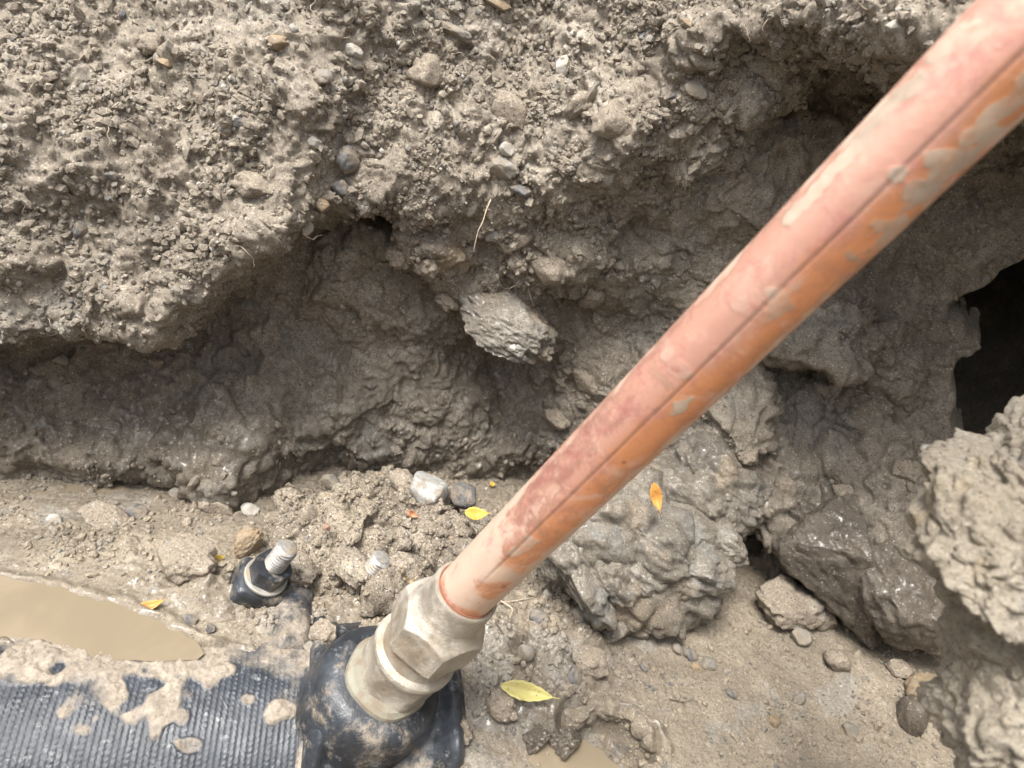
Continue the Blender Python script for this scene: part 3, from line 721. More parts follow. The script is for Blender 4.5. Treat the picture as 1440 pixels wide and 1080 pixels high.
# web that ties the bolt ear to the plate
me = rounded_box(.022, .05, .018, .008, 8, .003)
me.transform(frame((0, 0, 0), n_s, a_s)); mid = (BOLT + main_pt(-.034, -.35, RM + .004)) / 2 - n_s * .010
web = link('ear_web', me, M['strap'], saddle); web.location = Vector(mid - SB)

# --- brass coupling
FR = frame(P1, fit_ax, a_s)
coup = link('brass_coupling', None, None, label='mud-smeared brass coupling with two hexagons joining copper pipe to black saddle', cat='pipe fitting', loc=P1)
LF = np.linalg.norm(P0 - P1)
def fput(name, me, mat=M['brass'], parent=None):
    me.transform(Matrix(FR.to_3x3()).to_4x4()); return link(name, me, mat, parent or coup)
def ov(r, T, Z, a=.0004, sd=1):
    P = np.stack([.02 * np.cos(T), .02 * np.sin(T), Z], -1).reshape(-1, 3)
    return r + a * fbm(P, .012, 4, .6, sd).reshape(r.shape)
k = LF / .0872
z1 = np.linspace(-.003, .021, 36) * k
fput('lower_hexagon', polar(lambda T, Z: ov(np.minimum(hexr(T, .0392, .45), np.interp(Z / k, [-.003, .0, .012, .018, .021], [.0205, .0216, .0219, .0208, .0195])), T, Z, .0005, 2), z1, 144))
z2 = np.linspace(.020, .034, 24) * k
fput('collar', polar(lambda T, Z: ov(np.interp(Z / k, [.020, .0225, .025, .027, .0285, .034], [.0208, .0224, .0227, .0221, .0192, .0178]) + 0 * T, T, Z, .0003, 3), z2, 120))
fput('neck', polar(lambda T, Z: ov(.0172 + 0 * T, T, Z), np.linspace(.030, .046, 6) * k, 90))
z3 = np.linspace(.0415, .0735, 60) * k
def nut_r(T, Z):
    zz_ = Z / k
    lim = np.interp(zz_, [.0415, .0432, .0590, .0615, .0655, .0695, .0720, .0735], [.0226, .0240, .0240, .0228, .0198, .0178, .0171, .0168])
    return ov(np.minimum(hexr(T, .0412, .62, 1.0), lim), T, Z, .00012, 4)
fput('coupling_nut', polar(nut_r, z3, 192))
fput('sleeve', polar(lambda T, Z: ov(np.interp(Z / k, [.0715, .076, .084, .0866, .0872], [.0172, .0168, .0165, .0164, .0160]) + 0 * T, T, Z, .0002, 5), np.linspace(.0715, .0872, 20) * k, 120))

fput('pipe_gap', polar(lambda T, Z: .01465 + 0 * T, np.linspace(.080, .0879, 5) * k, 90), M['gasket'])
# --- copper service pipe
RC = .0138
LP = .52
tl = np.linspace(-.018, LP, 900); ta = np.linspace(0, 2 * np.pi, 144, endpoint=False)
facing = (CC - (P0 + pipe_ax * .13)); facing -= pipe_ax * (facing @ pipe_ax); facing /= np.linalg.norm(facing)
PF = frame(P0, pipe_ax, facing); xf = np.array(PF.to_3x3())[:, 0]; yf = np.array(PF.to_3x3())[:, 1]
qx, qy, _ = proj(P0 + pipe_ax * .13 + yf * .01); ox, oy, _ = proj(P0 + pipe_ax * .13)
SG = 1 if (qx - ox) > 0 else -1                                   # +1: growing angle turns to the lower right flank
def on_pipe(px, py):
    v = at(px, py, 1.) - CC; t = np.linspace(.1, .5, 4000); P = CC + v * t[:, None] - P0
    rad = np.linalg.norm(P - (P @ pipe_ax)[:, None] * pipe_ax, axis=1); kk = np.argmax(rad < RC) if (rad < RC).any() else np.argmin(rad)
    p = P[kk]; return p @ pipe_ax, SG * math.atan2(p @ yf, p @ xf)
TA, TL = np.meshgrid(ta, tl, indexing='ij')
ANG = SG * ((TA + np.pi) % (2 * np.pi) - np.pi)
cyl = np.stack([RC * np.cos(TA), RC * np.sin(TA), TL], -1).reshape(-1, 3)
def patch(f, px, py, rl, ra, amt, soft=1.1):
    l, a = on_pipe(px, py); dd = np.sqrt(((TL - l) / rl) ** 2 + ((ANG - a) * RC / ra) ** 2) + soft * perlin(cyl, .006, 3).reshape(TL.shape) * .8 + soft * perlin(cyl, .0022, 4).reshape(TL.shape) * .3
    return np.maximum(f, amt * (1 - sst(dd, .75, 1.12)))
mud = np.zeros(TL.shape)
for p in ((1215, 190, .030, .0035, 1), (1165, 245, .014, .0025, .9), (1392, 175, .030, .0045, .8), (1335, 245, .022, .0040, .8), (1285, 285, .014, .005, .7), (1262, 315, .010, .004, .8), (968, 562, .008, .0022, .95), (1118, 405, .008, .0016, .7),
          (1098, 425, .004, .004, .7), (948, 512, .0035, .008, .6), (1050, 435, .004, .006, .5), (735, 770, .012, .003, .7), (1240, 345, .030, .002, .6), (1410, 30, .006, .001, .5), (1262, 247, .003, .002, .9), (985, 545, .004, .003, .5)):
    mud = patch(mud, *p)
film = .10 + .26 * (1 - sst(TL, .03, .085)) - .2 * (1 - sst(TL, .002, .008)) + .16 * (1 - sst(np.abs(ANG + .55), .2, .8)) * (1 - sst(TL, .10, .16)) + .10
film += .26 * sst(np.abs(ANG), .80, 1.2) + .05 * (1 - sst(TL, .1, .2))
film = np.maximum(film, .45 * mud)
seam_a = math.radians(9) + .012 * perlin(np.stack([tl, tl * 0, tl * 0], 1), .03, 8)[None, :]
seam = np.exp(-((ANG - seam_a) * RC / .00042) ** 2) * sst(TL, .012, .045)
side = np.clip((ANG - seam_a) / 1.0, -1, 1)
ox = (1 - sst(ANG, -.35, .15)) * sst(ANG, -1.5, -1.0) * sst(TL, .0, .02) * (1 - sst(TL, .12, .2))
rad = RC + .00022 * fbm(cyl, .03, 3, .5, 6).reshape(TL.shape) + .00008 * mud + mud * .00018 * lumps(cyl, .004, 4).reshape(TL.shape) - .00035 * seam
bend = -.0035 * np.clip(TL / .26, 0, 2) * (1 - np.clip(TL / .26, 0, 2))
PV = np.stack([rad * np.cos(TA) + bend * 0, rad * np.sin(TA), TL], -1).reshape(-1, 3)
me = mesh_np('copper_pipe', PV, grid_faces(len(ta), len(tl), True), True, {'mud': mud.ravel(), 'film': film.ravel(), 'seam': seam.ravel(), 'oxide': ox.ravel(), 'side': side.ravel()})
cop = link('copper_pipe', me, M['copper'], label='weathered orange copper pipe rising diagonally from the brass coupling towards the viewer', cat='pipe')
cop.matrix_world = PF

# ================================================================== EARTH, STONES, LEAVES, ROOTS
_ico = {}
def ico(sub):
    if sub not in _ico:
        bm = bmesh.new(); bmesh.ops.create_icosphere(bm, subdivisions=sub, radius=1)
        _ico[sub] = (np.array([v.co[:] for v in bm.verts]), np.array([[v.index for v in f.verts] for f in bm.faces])); bm.free()
    return _ico[sub]
def rotm(seed):
    r = np.random.default_rng(seed); q = r.normal(size=4); q /= np.linalg.norm(q)
    a, b, c, d = q
    return np.array([[1 - 2 * (c * c + d * d), 2 * (b * c - a * d), 2 * (b * d + a * c)], [2 * (b * c + a * d), 1 - 2 * (b * b + d * d), 2 * (c * d - a * b)], [2 * (b * d - a * c), 2 * (c * d + a * b), 1 - 2 * (b * b + c * c)]])
def rock_v(seed, sub=4, cuts=6, amp=.22, lump=0., fine=.09):
    V, F = ico(sub); V = V.copy(); r = np.random.default_rng(seed)
    off = r.uniform(0, 50, 3)
    d = 1 + amp * fbm(V + off, 1.1, 3, .5, seed % 97)
    if lump: d += lump * (chunks(V + off, .6, seed % 89, .3, .9, .8) - .3) + lump * .5 * chunks(V + off, .24, seed % 83, .3, .85, .8)
    V = V * d[:, None]
    for _ in range(cuts):
        n = r.normal(size=3); n /= np.linalg.norm(n); c = r.uniform(.55, .85)
        e = V @ n - c; V -= np.where(e > 0, e * .86, 0)[:, None] * n
    if fine: V *= (1 + fine * fbm(V + off, .22, 3, .6, seed % 71))[:, None]
    return V, F
def rock(name, px, py, wpx, hpx, mat, label=None, cat=None, seed=0, depth=None, cuts=6, amp=.22, lump=0., thick=None, sub=4, sink=.3, group=None, parent=None, rz=0., fine=.09, tilt=0.):
    base = drop_on_floor(px, py + hpx * .35) if depth is None else at(px, py, depth)
    dep = proj(base)[2]
    sx, sz = wpx / 2 / FOC * dep, hpx / 2 / FOC * dep
    sy = (thick / 2 / FOC * dep) if thick else (sx + sz) / 2
    V, F = rock_v(seed, sub, cuts, amp, lump, fine)
    V = V / np.abs(V).max(0) * np.array([sx, sy, sz])
    B = np.array([CM[:, 0], np.cross(CM[:, 1] * -1, CM[:, 0]), CM[:, 1]])
    fw = np.array([0, 1., 0]); rt = np.array([math.cos(ROLL), 0, -math.sin(ROLL)]); up = np.array([math.sin(ROLL), 0, math.cos(ROLL)])
    c_, s_ = math.cos(tilt), math.sin(tilt)
    V = V[:, :1] * (rt * c_ + up * s_) + V[:, 1:2] * fw + V[:, 2:] * (up * c_ - rt * s_)
    o = base.copy()
    if depth is None: o = base + np.array([0, 0, -V[:, 2].min() - sink * 2 * sz])
    return link(name, mesh_np(name, V, F, True, {'wet': np.full(len(V), .3)}), mat, parent, label, cat, group, loc=o)

# --- the crumbly heap behind the saddle
def heap(name, label, cat, pts, mat, res=.0011, am=1., pw=2.6):
    """a mound: the highest of a few lumps over the floor, roughened by clods"""
    lo_ = pts[:, :2] - pts[:, 3:4] * 1.3; hi_ = pts[:, :2] + pts[:, 3:4] * 1.3
    x = np.arange(lo_[:, 0].min(), hi_[:, 0].max(), res); y = np.arange(lo_[:, 1].min(), hi_[:, 1].max(), res)
    HX, HY = np.meshgrid(x, y, indexing='ij'); f = np.stack([HX, HY, HX * 0], -1).reshape(-1, 3)
    wx = (.008 * perlin(f, .02, 5) + .004 * perlin(f, .008, 6)).reshape(HX.shape); wy = (.008 * perlin(f, .02, 7) + .004 * perlin(f, .008, 8)).reshape(HX.shape)
    Z = np.full(HX.shape, -.13)
    for px_, py_, zt, r in pts:
        dd = np.hypot(HX + wx - px_, HY + wy - py_) / r
        Z = np.maximum(Z, -.10 + (zt + .10) * (1 - np.clip(dd, 0, 1.25) ** pw))
    Z = np.maximum(Z, -.13); Z = blur(Z, 1)
    P = np.stack([HX, HY, Z], -1); n = grid_normals(P); n = n if n[..., 2].mean() > 0 else -n; n = blur(n, 2); n /= np.linalg.norm(n, axis=2)[..., None]
    pf = P.reshape(-1, 3); q = pf + np.stack([perlin(pf, .015, 3), perlin(pf, .015, 4), perlin(pf, .015, 5)], 1) * .004
    h = .016 * (chunks(q, .028, 31, .3, .9, .75) - .3) + am * (.0066 * chunks(q, .012, 32, .3, .9, .85) + .0034 * chunks(q, .0055, 33, .3, .9, .9) + .0015 * lumps(q, .0028, 34, .3, .85, .9)) + .0012 * fbm(q, .006, 3, .6, 3)
    P = (pf + n.reshape(-1, 3) * h[:, None])
    c = np.array([pts[0, 0], pts[0, 1], -.07])
    F = grid_faces(len(x), len(y)); zf = P[F, 2].max(1); F = F[zf > -.085]
    u_, inv = np.unique(F, return_inverse=True)
    return link(name, mesh_np(name, P[u_] - c, inv.reshape(-1, 4), True), mat, None, label, cat, loc=c), P
hp = []
for px, py, d, r in ((520, 672, .50, .054), (440, 700, .48, .040), (600, 690, .49, .050), (470, 740, .455, .036), (550, 740, .455, .036), (630, 740, .46, .034), (680, 740, .475, .028), (425, 775, .445, .022), (500, 780, .445, .024), (570, 785, .445, .026)):
    p = at(px, py, d); hp.append((p[0], p[1], p[2] - .006, r))
heap_o, heapP = heap('earth_heap', 'crumbly sandy earth heap behind the saddle studs, left of the copper pipe', 'earth heap', np.array(hp), M['heap'], am=1.3)
def lumpbank(rx, ry, rz, seed, k=1.0, sub=6, crag=1.0):
    V, F = ico(sub); V = V.copy(); V = np.sign(V) * np.abs(V) ** .8; V *= (1 + .2 * fbm(V + seed, .7, 3, .5, seed))[:, None]
    rg = np.random.default_rng(seed + 40)
    for _ in range(9):
        n_ = rg.normal(size=3); n_ /= np.linalg.norm(n_); e_ = V @ n_ - rg.uniform(.62, .92); V -= np.where(e_ > 0, e_ * .9, 0)[:, None] * n_
    V = V * np.array([rx, ry, rz])
    n = V / np.linalg.norm(V, axis=1)[:, None]; q = V + seed
    h = k * (.004 * fbm(q, .03, 4, .6, seed + 5) + .014 * (chunks(q, .036, seed, .3, .85, .8) - .3) + .0042 * chunks(q * np.array([1, 1, 1.6]), .0135, seed + 1, .3, .85, .8) + crag * (.0024 * chunks(q, .006, seed + 2) + .001 * chunks(q, .003, seed + 4)) + .004 * fbm(q * np.array([1, 1, 2.4]), .02, 3, .6, seed, True))
    V = V + n * h[:, None]
    return V, F
def tilted(V, t=0.):
    up = np.array([math.sin(ROLL - t), 0, math.cos(ROLL - t)]); rt = np.array([math.cos(ROLL - t), 0, -math.sin(ROLL - t)])
    return V[:, :1] * rt + V[:, 1:2] * np.array([0, 1., 0]) + V[:, 2:] * up
def clay_mass(label, mat, lumps_, k):
    base_ = at(*lumps_[0][:3]); base_[2] = -.07
    root_ = link('clay_mass', None, None, None, label, 'clay lump', loc=base_)
    for px, py, d, rx, ry, rz, sd, t in lumps_:
        V, F = lumpbank(rx * 1.15, ry * 1.15, rz * 1.15, sd, k); link('clay_lump', mesh_np('clay_lump', tilted(V, t) + at(px, py, d) - base_, F, True), mat, root_)
clay_mass('big wet grey clay lump right of the copper pipe with an orange leaf on it', M['grey_clay'],
          [(885, 752, .510, .058, .05, .034, 3, -.25), (960, 706, .535, .048, .04, .028, 4, -.2), (810, 780, .480, .034, .035, .018, 5, -.5), (935, 778, .505, .038, .03, .018, 6, .2), (840, 708, .535, .04, .04, .022, 7, 0.), (852, 826, .468, .018, .014, .012, 8, -.6), (1010, 690, .555, .036, .03, .03, 9, 0.), (900, 812, .485, .020, .014, .009, 16, -.4), (980, 745, .53, .03, .025, .02, 17, .1)], 1.0)
clay_mass('shiny wet brown clay lump at the wall foot below the dark hollow', M['wet_clay'],
          [(1190, 800, .535, .072, .035, .030, 12, -.45), (1280, 830, .515, .040, .035, .030, 13, -.5), (1120, 730, .565, .030, .03, .022, 14, -.3), (1235, 735, .56, .05, .04, .03, 15, -.2)], .62)
RK = rock
RK('clay_clod', 258, 778, 95, 66, M['clod'], 'brown mud clod lying between the beige puddle and the black bolt', 'clod', 3, lump=.3, sub=5, sink=.25)
RK('stone', 347, 752, 42, 60, M['stone_tan'], 'tan oval stone standing just behind the black hexagon nut', 'stone', 4, cuts=9, amp=.32, sink=.2, tilt=-.3, sub=5, fine=.16)
RK('stone', 598, 690, 58, 66, M['stone_pale'], 'pale blue-grey angular stone on top of the earth heap', 'stone', 5, depth=.500, cuts=9, amp=.2, tilt=-.5)
RK('stone', 656, 697, 46, 42, M['stone_dark'], 'dark grey round stone right of the pale angular stone on the heap', 'stone', 6, depth=.505, cuts=5)
RK('stone', 565, 678, 46, 34, M['clod'], 'small brown crumb of earth left of the pale stone on the heap top', 'clod', 7, depth=.505, lump=.25)
RK('stone', 466, 676, 30, 24, M['stone_mid'], 'small grey-brown stone on the far left shoulder of the heap', 'stone', 8, depth=.52)
RK('pebble', 352, 716, 28, 15, M['stone_white'], 'small white flat pebble on mud left of the earth heap', 'pebble', 9, sink=.1)
RK('pebble', 459, 742, 13, 13, M['stone_rust'], 'tiny pinkish pebble stuck in the front of the earth heap', 'pebble', 10, depth=.448, sub=4, cuts=8, fine=.16)
RK('clay_clod', 306, 700, 62, 40, M['clod'], 'rounded mud clod at the wall foot below the hanging lump', 'clod', 12, lump=.25, sink=.3)
RK('clay_clod', 150, 722, 80, 26, M['clod'], 'flat mud clod among pebbles on the far side of the puddle', 'clod', 13, lump=.3, sink=.3)
RK('pebble', 78, 728, 24, 14, M['stone_white'], 'small pale pebble left of the flat mud clod', 'pebble', 14, sub=4, cuts=8, fine=.16)
RK('pebble', 193, 716, 30, 20, M['stone_dark'], 'small black stone right of the flat mud clod', 'pebble', 15, sub=4, cuts=8, fine=.16)
RK('pebble', 247, 690, 18, 16, M['stone_mid'], 'bluish grey pebble alone on wet mud at the wall foot', 'pebble', 16, sub=4, cuts=8, fine=.16)
RK('pebble', 296, 882, 15, 15, M['stone_dark'], 'small black cube-like pebble on mud above the ribbed pipe', 'pebble', 17, sub=4, cuts=8, fine=.16, sink=.1)
RK('pebble', 268, 868, 24, 16, M['stone_dark'], 'dark flat pebble beside the cube-like pebble above the ribbed pipe', 'pebble', 18, sub=4, cuts=8, fine=.16)
RK('pebble', 343, 866, 34, 22, M['clod'], 'small mud lump left of the saddle ear', 'clod', 19, lump=.3, sub=4)
RK('pebble', 436, 908, 20, 16, M['stone_mid'], 'small grey pebble resting beside the black boss', 'pebble', 20, sub=4, cuts=8, fine=.16, sink=-.1)
RK('clay_clod', 455, 890, 42, 34, M['clod'], 'mud clod sitting on the saddle between boss and bolt', 'clod', 21, lump=.3, sink=-.1)
RK('clay_clod', 425, 800, 70, 46, M['heap'], 'crumbly earth clod right of the threaded bolt', 'clod', 22, depth=.442, lump=.35, sub=5)
RK('clay_clod', 500, 800, 80, 52, M['heap'], 'crumbly earth clod under the bare stud tip', 'clod', 23, depth=.446, lump=.35, sub=5)
RK('clay_clod', 570, 800, 70, 54, M['heap'], 'crumbly earth clod behind the brass nut', 'clod', 24, depth=.448, lump=.35, sub=5)
# the grey clay boulder right of the pipe and the wet mass beyond it
RK('clay_clod', 1098, 838, 118, 66, M['clod'], 'knobbly grey mud clod in front of the shiny wet lump', 'clod', 33, lump=.4, sub=5, sink=.25)
RK('clay_clod', 1152, 856, 52, 44, M['clod'], 'smaller mud clod touching the knobbly clod', 'clod', 34, lump=.3, sink=.25)
RK('pebble', 1122, 890, 34, 28, M['stone_mid'], 'grey pebble just below the knobbly mud clod', 'pebble', 35, sink=.2)
RK('pebble', 1174, 924, 40, 34, M['clod'], 'rounded mud pebble down the slope from the knobbly clod', 'pebble', 36, sink=.2)
RK('stone', 974, 840, 28, 30, M['stone_mid'], 'grey angular stone alone on smooth mud below the grey clay lump', 'stone', 37, cuts=8, sink=.2)
RK('stone', 974, 813, 34, 14, M['stone_mid'], 'flat grey stone against the foot of the grey clay lump', 'stone', 38, cuts=5)
RK('stone', 896, 880, 40, 30, M['stone_mid'], 'grey sharp chip of stone at the tip of the grey clay lump', 'stone', 39, cuts=9, sink=.2)
RK('clay_clod', 860, 870, 40, 60, M['grey_clay'], 'narrow grey clay clod leaning below the big grey lump', 'clod', 40, lump=.3, sink=.25)
RK('pebble', 970, 918, 24, 16, M['stone_dark'], 'dark pebble on the sandy slope, largest of a short row', 'pebble', 41, sub=4, cuts=8, fine=.16)
RK('pebble', 952, 910, 20, 14, M['stone_mid'], 'grey pebble left of the dark one on the sandy slope', 'pebble', 42, sub=4, cuts=8, fine=.16)
RK('pebble', 995, 930, 22, 22, M['stone_mid'], 'rough grey pebble right of the dark one on the sandy slope', 'pebble', 43, sub=4, cuts=8, fine=.16)
RK('pebble', 978, 935, 18, 12, M['stone_tan'], 'tan pebble below the dark one on the sandy slope', 'pebble', 44, sub=4, cuts=8, fine=.16)
RK('pebble', 1008, 862, 14, 12, M['stone_mid'], 'tiny grey pebble right of the grey angular stone', 'pebble', 45, sub=4, cuts=8, fine=.16)
RK('pebble', 1030, 972, 20, 14, M['stone_dark'], 'dark sharp pebble on the lower sandy slope', 'pebble', 46, sub=4, cuts=8, fine=.16)
RK('pebble', 905, 938, 16, 8, M['stone_dark'], 'small black sliver on the sandy mud', 'pebble', 47, sub=4, cuts=8, fine=.16)
RK('stone', 1308, 962, 84, 78, M['stone_tan'], 'broken brown stone half sunk in mud beside the pale bank', 'stone', 48, cuts=9, amp=.3, sub=5, sink=.35)
RK('clay_clod', 1275, 992, 40, 64, M['wet_clay'], 'long shiny mud lump left of the broken brown stone', 'clod', 49, cuts=1, amp=.12, sink=.3, tilt=.4)
RK('stone', 1335, 1020, 44, 44, M['stone_mid'], 'grey stone below the broken brown stone', 'stone', 50, cuts=8, sink=.3)
RK('clay_clod', 1262, 935, 40, 26, M['clod'], 'small mud crumb above the long shiny lump', 'clod', 51, lump=.3, sink=.2)
RK('pebble', 1087, 1010, 18, 16, M['stone_tan'], 'tan pebble on the lowest part of the sandy slope', 'pebble', 52, sub=4, cuts=8, fine=.16)
RK('pebble', 1122, 975, 18, 24, M['stone_mid'], 'upright grey pebble on the lower sandy slope', 'pebble', 53, sub=4, cuts=8, fine=.16)
RK('pebble', 1195, 1022, 26, 18, M['stone_mid'], 'grey pebble below the long shiny lump', 'pebble', 54, sub=4, cuts=8, fine=.16)
RK('clay_clod', 752, 1030, 40, 44, M['wet_clay'], 'dark wet clod at the edge of the small puddle', 'clod', 55, lump=.5, cuts=3, sub=5, sink=.25)
RK('clay_clod', 795, 1032, 56, 56, M['wet_clay'], 'larger dark wet clod between small puddle and crater', 'clod', 56, lump=.5, cuts=3, sub=5, sink=.3)
RK('clay_clod', 830, 922, 60, 40, M['clod'], 'ragged mud clod right of the yellow-green leaf tip', 'clod', 57, lump=.35, sink=.3)
RK('clay_clod', 700, 985, 60, 44, M['clod'], 'mud clod left of the yellow-green leaf', 'clod', 58, lump=.35, sink=.3, sub=5)
RK('clay_clod', 640, 1020, 50, 40, M['clod'], 'mud clod beside the black saddle corner', 'clod', 59, lump=.35, sink=.2)
RK('stone', 806, 946, 28, 22, M['stone_dark'], 'wet black stone right of the leaf on muddy crumbs', 'stone', 60, sub=3)
RK('stone', 757, 862, 30, 24, M['stone_dark'], 'dark stone right of the brass nut among rootlets', 'stone', 61, sub=3)
RK('stone', 738, 912, 26, 28, M['stone_mid'], 'round grey stone among the dark rootlets', 'stone', 62, cuts=2, sub=3)
RK('pebble', 770, 832, 16, 14, M['stone_white'], 'small white pebble below the copper pipe', 'pebble', 63, sub=4, cuts=8, fine=.16)
RK('stone', 815, 860, 26, 20, M['stone_pale'], 'pale grey stone below the grey clay lump', 'stone', 64, sub=3)

rd = [drop_on_floor(a, b) for a, b in ((806, 1012), (822, 1003), (842, 999), (864, 1001), (886, 1010), (903, 1024), (912, 1042))]
ridge = link('mud_ridge', None, None, None, 'curved ridge of wet mud round a small hollow beside the small puddle', 'mud ridge', loc=rd[3])
for k_, p in enumerate(rd):
    V, F = lumpbank(.0085, .006, .0062 if 0 < k_ < 5 else .0045, 70 + k_, .35, 5); link('clay_lump', mesh_np('clay_lump', tilted(V, (.5, .3, .1, -.1, -.4, -.6, -.9)[k_]) + p + np.array([0, .001, .001]) - rd[3], F, True, {'wet': np.full(len(V), .7)}), M['floor'], ridge)
# --- the pale dry bank close on the right
b0 = at(1475, 850, .235); base = np.array([b0[0] + .05, b0[1] - .05, -.09])
bank = link('earth_bank', None, None, None, 'pale dry sandy clay bank jutting in at the right edge, nearest to the viewer', 'earth bank', loc=base)
for px, py, d, rx, ry, rz, sd, t in ((1440, 805, .225, .034, .035, .020, 3, .2), (1475, 650, .238, .016, .025, .028, 4, 0.), (1490, 735, .23, .034, .035, .015, 6, .35), (1468, 1020, .225, .026, .035, .032, 5, 0.), (1490, 930, .225, .028, .035, .024, 8, 0.)):
    V, F = lumpbank(rx, ry, rz, sd, .8, 7, 2.2); link('clay_block', mesh_np('clay_block', tilted(V, t) + at(px, py, d) - base, F, True), M['bank'], bank)
V, F = lumpbank(.10, .10, .15, 9); V = V + np.array([b0[0] + .170, b0[1] - .05, -.03])
link('bank_body', mesh_np('bank_body', V - base, F, True), M['bank'], bank)

# --- stones and crumbs of the wall
wx_, wy_, wd_ = proj(W)
def wall_hit(px, py):
    q = (wx_ - px) ** 2 + (wy_ - py) ** 2; m = q < 9
    if not m.any(): return None
    i = np.unravel_index(np.argmin(np.where(m, wd_, 9)), wd_.shape); return W[i], WN[i], wd_[i]
def wall_stone(px, py, wpx, hpx, mat, seed, sink=.35, sub=3, cuts=9, lump=0., label=None, name='pebble', amp=.35):
    h = wall_hit(px, py)
    if h is None: return
    p, n, d = h
    V, F = rock_v(seed, max(sub, 4), cuts, amp, lump, .14); sx, sz = wpx / 2 / FOC * d, hpx / 2 / FOC * d
    V = V / np.abs(V).max(0) * np.array([sx, (sx + sz) / 2, sz])
    up = np.array([math.sin(ROLL), 0, math.cos(ROLL)]); rt = np.array([math.cos(ROLL), 0, -math.sin(ROLL)])
    V = V[:, :1] * rt + V[:, 1:2] * np.array([0, 1., 0]) + V[:, 2:] * up
    o = p + n * ((sx + sz) / 2 * (1 - 2 * sink))
    link(name, mesh_np(name, V, F, True, {'wet': np.full(len(V), .15)}), mat, wall, label, loc=o)
for k_, (px, py, a, b, m_) in enumerate([(276, 70, 18, 16, 'stone_white'), (444, 201, 20, 18, 'stone_white'), (433, 320, 18, 24, 'stone_white'), (110, 325, 22, 26, 'stone_dark'), (72, 108, 24, 20, 'clod'), (210, 62, 44, 30, 'clod'), (230, 88, 24, 12, 'stone_tan'),
        (412, 40, 16, 14, 'stone_pale'), (355, 262, 58, 40, 'clod'), (490, 225, 36, 40, 'stone_dark'), (480, 265, 30, 26, 'stone_dark'), (340, 172, 24, 20, 'stone_dark'), (158, 247, 18, 14, 'stone_dark'), (452, 290, 24, 20, 'stone_tan'), (455, 110, 30, 26, 'stone_mid'),
        (790, 95, 22, 34, 'stone_white'), (716, 155, 62, 44, 'clod'), (715, 213, 24, 20, 'stone_white'), (705, 235, 54, 34, 'stone_mid'), (735, 268, 40, 22, 'stone_dark'), (830, 135, 14, 40, 'stone_mid'), (865, 170, 70, 56, 'clod'), (812, 150, 40, 50, 'clod'), (692, 333, 22, 20, 'stone_pale'), (605, 105, 54, 60, 'clod'), (735, 340, 26, 28, 'clod'),
        (640, 40, 60, 20, 'stone_mid'), (700, 5, 50, 16, 'stone_tan'), (980, 128, 36, 20, 'stone_mid'), (970, 35, 34, 12, 'stone_tan'), (1255, 38, 24, 20, 'stone_white'), (870, 375, 18, 16, 'stone_mid'), (650, 22, 12, 10, 'stone_pale'), (708, 45, 10, 9, 'stone_pale'), (330, 130, 20, 14, 'clod'), (280, 140, 26, 18, 'clod'), (500, 90, 26, 18, 'stone_white'), (498, 70, 30, 20, 'stone_white'),
        (390, 60, 30, 26, 'stone_tan'), (850, 300, 20, 16, 'clod'), (770, 380, 80, 56, 'clod'), (830, 415, 40, 50, 'clod'), (600, 375, 40, 34, 'clod'), (630, 425, 50, 34, 'clod'), (560, 360, 44, 34, 'clod'), (870, 590, 60, 40, 'clod'), (820, 540, 56, 40, 'clod'), (780, 590, 44, 36, 'clod'), (330, 690, 10, 10, 'stone_mid'), (88, 505, 24, 20, 'stone_mid'), (95, 545, 20, 16, 'stone_mid'), (220, 510, 26, 20, 'clod'), (1190, 690, 40, 30, 'clod'), (1110, 690, 44, 34, 'clod'), (1270, 660, 50, 40, 'clod'), (1055, 640, 40, 30, 'clod')]):
    wall_stone(px, py, a, b, M[m_], 200 + k_, lump=.3 if m_ == 'clod' else 0, sub=4 if a > 35 else 3, sink=.55 if m_ == 'clod' else .46, name='lump' if m_ == 'clod' else 'stone')
wall_stone(722, 450, 165, 86, M['grey_clay'], 301, sink=.32, sub=6, cuts=6, lump=.16, label='grey flat-bottomed stone jutting from the middle of the wall', name='jutting_stone', amp=.3)
